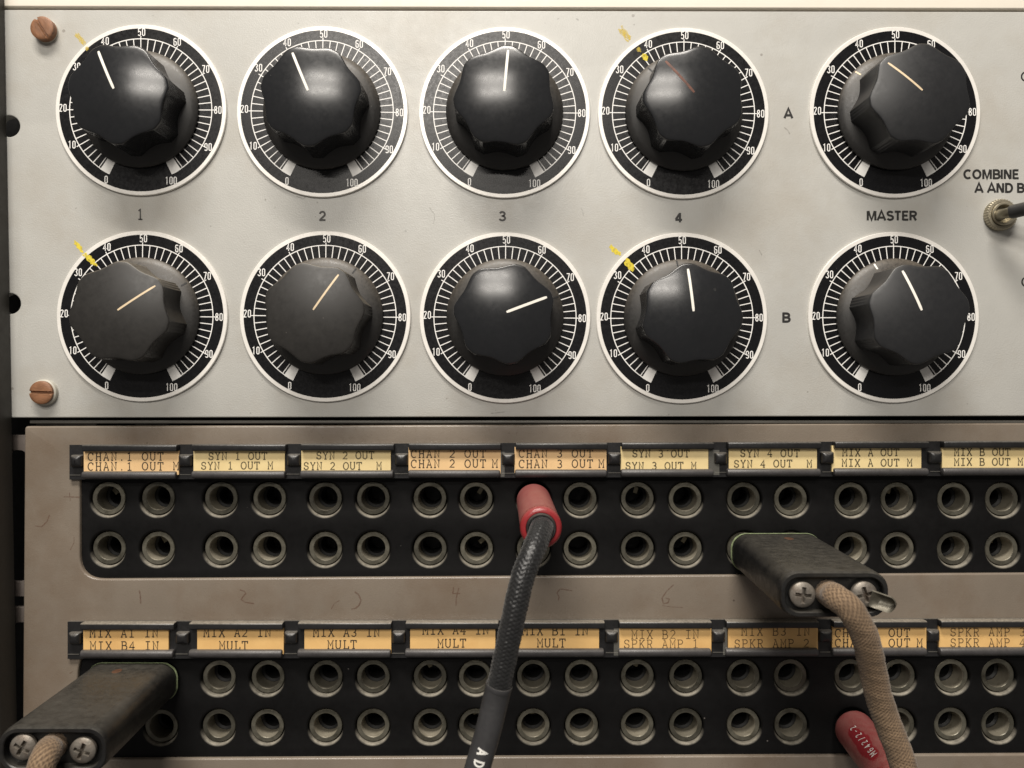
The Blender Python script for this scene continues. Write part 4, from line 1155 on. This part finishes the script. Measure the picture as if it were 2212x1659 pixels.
# ------------------------------------------------------------------ flat twin plugs
def stadium(w_, h_, r, n=12):
    q = []
    for cx_, cz, a0 in ((w_/2 - r, h_/2 - r, 0), (-w_/2 + r, h_/2 - r, 90), (-w_/2 + r, -h_/2 + r, 180), (w_/2 - r, -h_/2 + r, 270)):
        for k in range(n + 1):
            a = math.radians(a0 + 90*k/n); q.append((cx_ + r*math.cos(a), cz + r*math.sin(a)))
    return q
def phillips(parent, c, R, T, turn, twist=0.0):
    mb = MB()
    def hf(r): return 1.25*MM*math.sqrt(max(0.02, 1 - (r/R)**2*0.92))
    def cut(x, z):
        ca, sa = math.cos(turn), math.sin(turn); x, z = x*ca - z*sa, x*sa + z*ca
        arm = 0.42*MM; ln = R*0.62
        d1 = min(arm - abs(x), ln - abs(z)); d2 = min(arm - abs(z), ln - abs(x)); d = max(d1, d2)
        return 1.3*MM*max(0, min(1, d/(0.14*MM) + 0.3))
    base = [[(R*math.cos(2*PI*i/96), 0.6*MM, R*math.sin(2*PI*i/96)) for i in range(96)]]
    mb.loft(base + head_grid(mb, R, hf, cut, rings=34), True, False, True)
    o = obj('screw', mb, M['screwmetal'], parent, ang=40)
    o.rotation_euler = Vector((0, -1, 0)).rotation_difference(T).to_euler()
    o.location = c - Vector(parent.location)
    return o
def twin_plug(name, label, back, front, hf, cable_pts, screws, ribs, rivet, res_side):
    Bc = W(*back, 0.2*MM); Fc = W(*front, hf)
    t = thing(name, label, 'patch cord', Vector((Bc.x, 0, Bc.z)), 'flat black twin plug cords')
    w_, h_ = 26.4*MM, 11.2*MM; r = 4.6*MM
    L = [(0.0, -0.55), (0.012, -0.15), (0.03, 0)]
    n_r = 26
    for k in range(n_r + 1):
        L.append((0.08 + 0.5*k/n_r, -0.16 if k % 2 else 0.0))
    L += [(0.65, 0), (0.95, 0), (0.985, -0.1), (1.0, -0.45)]
    rings = []
    for f, ins in L:
        c = Bc.lerp(Fc, f)
        q = stadium(w_, h_, r)
        ring = []
        for x, z in q:
            if f < 0.6 and f > 0.05:
                # ridges only round the narrow ends
                k = max(0, (abs(x) - (w_/2 - 2.6*MM))/(2.6*MM)) if ribs else 0
                i_ = ins*k
            else: i_ = ins
            sx = 1 + 2*i_*MM/w_; sz = 1 + 2*i_*MM/h_ if not (0.05 < f < 0.6) else 1
            ring.append((c.x + x*sx, c.y, c.z + z*sz))
        rings.append(ring)
    # front rim and recess
    for ins, dep in ((0.75, 0.0), (1.25, 0.0), (1.45, 0.25), (1.55, 2.4)):
        c = Fc + (Bc - Fc).normalized()*dep*MM
        q = stadium(w_ - 2*ins*MM, h_ - 2*ins*MM, r - ins*MM*0.8)
        rings.append([(c.x + x, c.y, c.z + z) for x, z in q])
    mb = MB(); mb.loft(rings, True, True, True)
    obj('plug_body', mb, M['plug'], t, world=True, ang=30)
    Tn = (Fc - Bc).normalized()
    for (sx, sy), turn in screws:
        c = W(sx, sy, hf - 0.8*MM)
        phillips(t, c, 3.05*MM, Tn, turn)
    # rust-coloured rivet set in the top face
    c = Bc.lerp(Fc, rivet[0])
    mb = MB()
    n = 32
    rr_ = [[(c.x + rivet[1]*MM + 1.25*MM*q*math.cos(2*PI*i/n), c.y + 1.9*MM*q*math.sin(2*PI*i/n), c.z + h_/2 + hh*MM) for i in range(n)] for q, hh in ((1, -0.2), (1, 0.03), (0.8, 0.06), (0.1, 0.02))]
    mb.loft(rr_, True, False, True); obj('rivet', mb, M['rivet'], t, world=True)
    # greenish residue along the back edge
    mb = MB(); q = stadium(w_ + 0.5*MM, h_ + 0.25*MM, r); q2 = stadium(w_ - 1.4*MM, h_ - 1.4*MM, r - 0.7*MM)
    mb.loft([[(Bc.x + x, -0.05*MM, Bc.z + z) for x, z in q2], [(Bc.x + x, -0.25*MM - random.random()*0.25*MM, Bc.z + z) for x, z in q], [(Bc.x + x*0.985, -0.9*MM - random.random()*0.4*MM, Bc.z + z*0.985) for x, z in q]], True)
    obj('residue_edge', mb, M['verdigris'], t, world=True, ang=60)
    pts = [W(*cable_pts[0][:2], cable_pts[0][2]) - Tn*4*MM] + [W(*p) for p in cable_pts]
    P = spline(pts, 0.24*MM)
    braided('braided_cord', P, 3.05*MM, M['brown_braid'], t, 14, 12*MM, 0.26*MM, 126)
    return t, Bc, Fc, Tn
H2 = 49*MM
tp, Bc, Fc, Tn = twin_plug('twin_patch_cord', 'flat black twin plug with brown cable and metal tab, plugged in under SYN 4 OUT', (1676, 1193), (1803, 1285), H2,
    [(1798, 1287, H2 + 1*MM), (1806, 1291, H2 + 6*MM), (1838, 1318, H2 + 9*MM), (1868, 1375, H2 + 8*MM), (1884, 1440, H2 + 5*MM), (1897, 1500, H2 + 3*MM), (1917, 1560, H2 + 2*MM), (1942, 1625, H2 + 2*MM), (1962, 1690, H2 + 2*MM), (1980, 1760, H2 + 2*MM)],
    [((1733, 1284), 0.1), ((1866, 1283), -0.25)], False, (0.16, 1.5), -1)
# spade tab caught under the right-hand screw
mb = MB()
c0 = W(1880, 1293, H2 + 0.6*MM); c1 = W(1934, 1312, H2 + 3.5*MM)
ax_ = (c1 - c0); up_ = Vector((0.25, -0.35, 0.9)); up_ = (up_ - ax_.normalized()*up_.dot(ax_.normalized())).normalized(); nn_ = ax_.normalized().cross(up_)
rings = []
for k in range(15):
    f = k/14
    wd = 2.0*MM*(1.0 if f < 0.72 else math.sqrt(max(0.03, 1 - ((f - 0.72)/0.28)**2)))
    ring = []
    for j in range(13):
        a = -1 + 2*j/12
        ring.append(c0 + ax_*f + up_*wd*a + nn_*(-1.9*MM*(1 - a*a))*min(1, 3*f))
    for j in range(12, -1, -1):
        a = -1 + 2*j/12
        ring.append(c0 + ax_*f + up_*wd*a*1.08 + nn_*(-1.9*MM*(1 - a*a)*min(1, 3*f) - 0.35*MM))
    rings.append(ring)
mb.loft(rings, True, True, True)
obj('spade_tab', mb, M['tab'], tp, world=True, ang=50)
twin_plug('twin_patch_cord', 'dusty black twin plug with brown cable at lower left under MIX A1 IN', (287, 1472), (113, 1621), H2,
    [(107, 1619, H2 + 0.5*MM), (103, 1625, H2 + 5*MM), (92, 1648, H2 + 8*MM), (80, 1690, H2 + 9*MM), (72, 1760, H2 + 8*MM)],
    [((51, 1613), 0.5), ((180, 1620), 0.35)], True, (0.16, -1.5), 1)
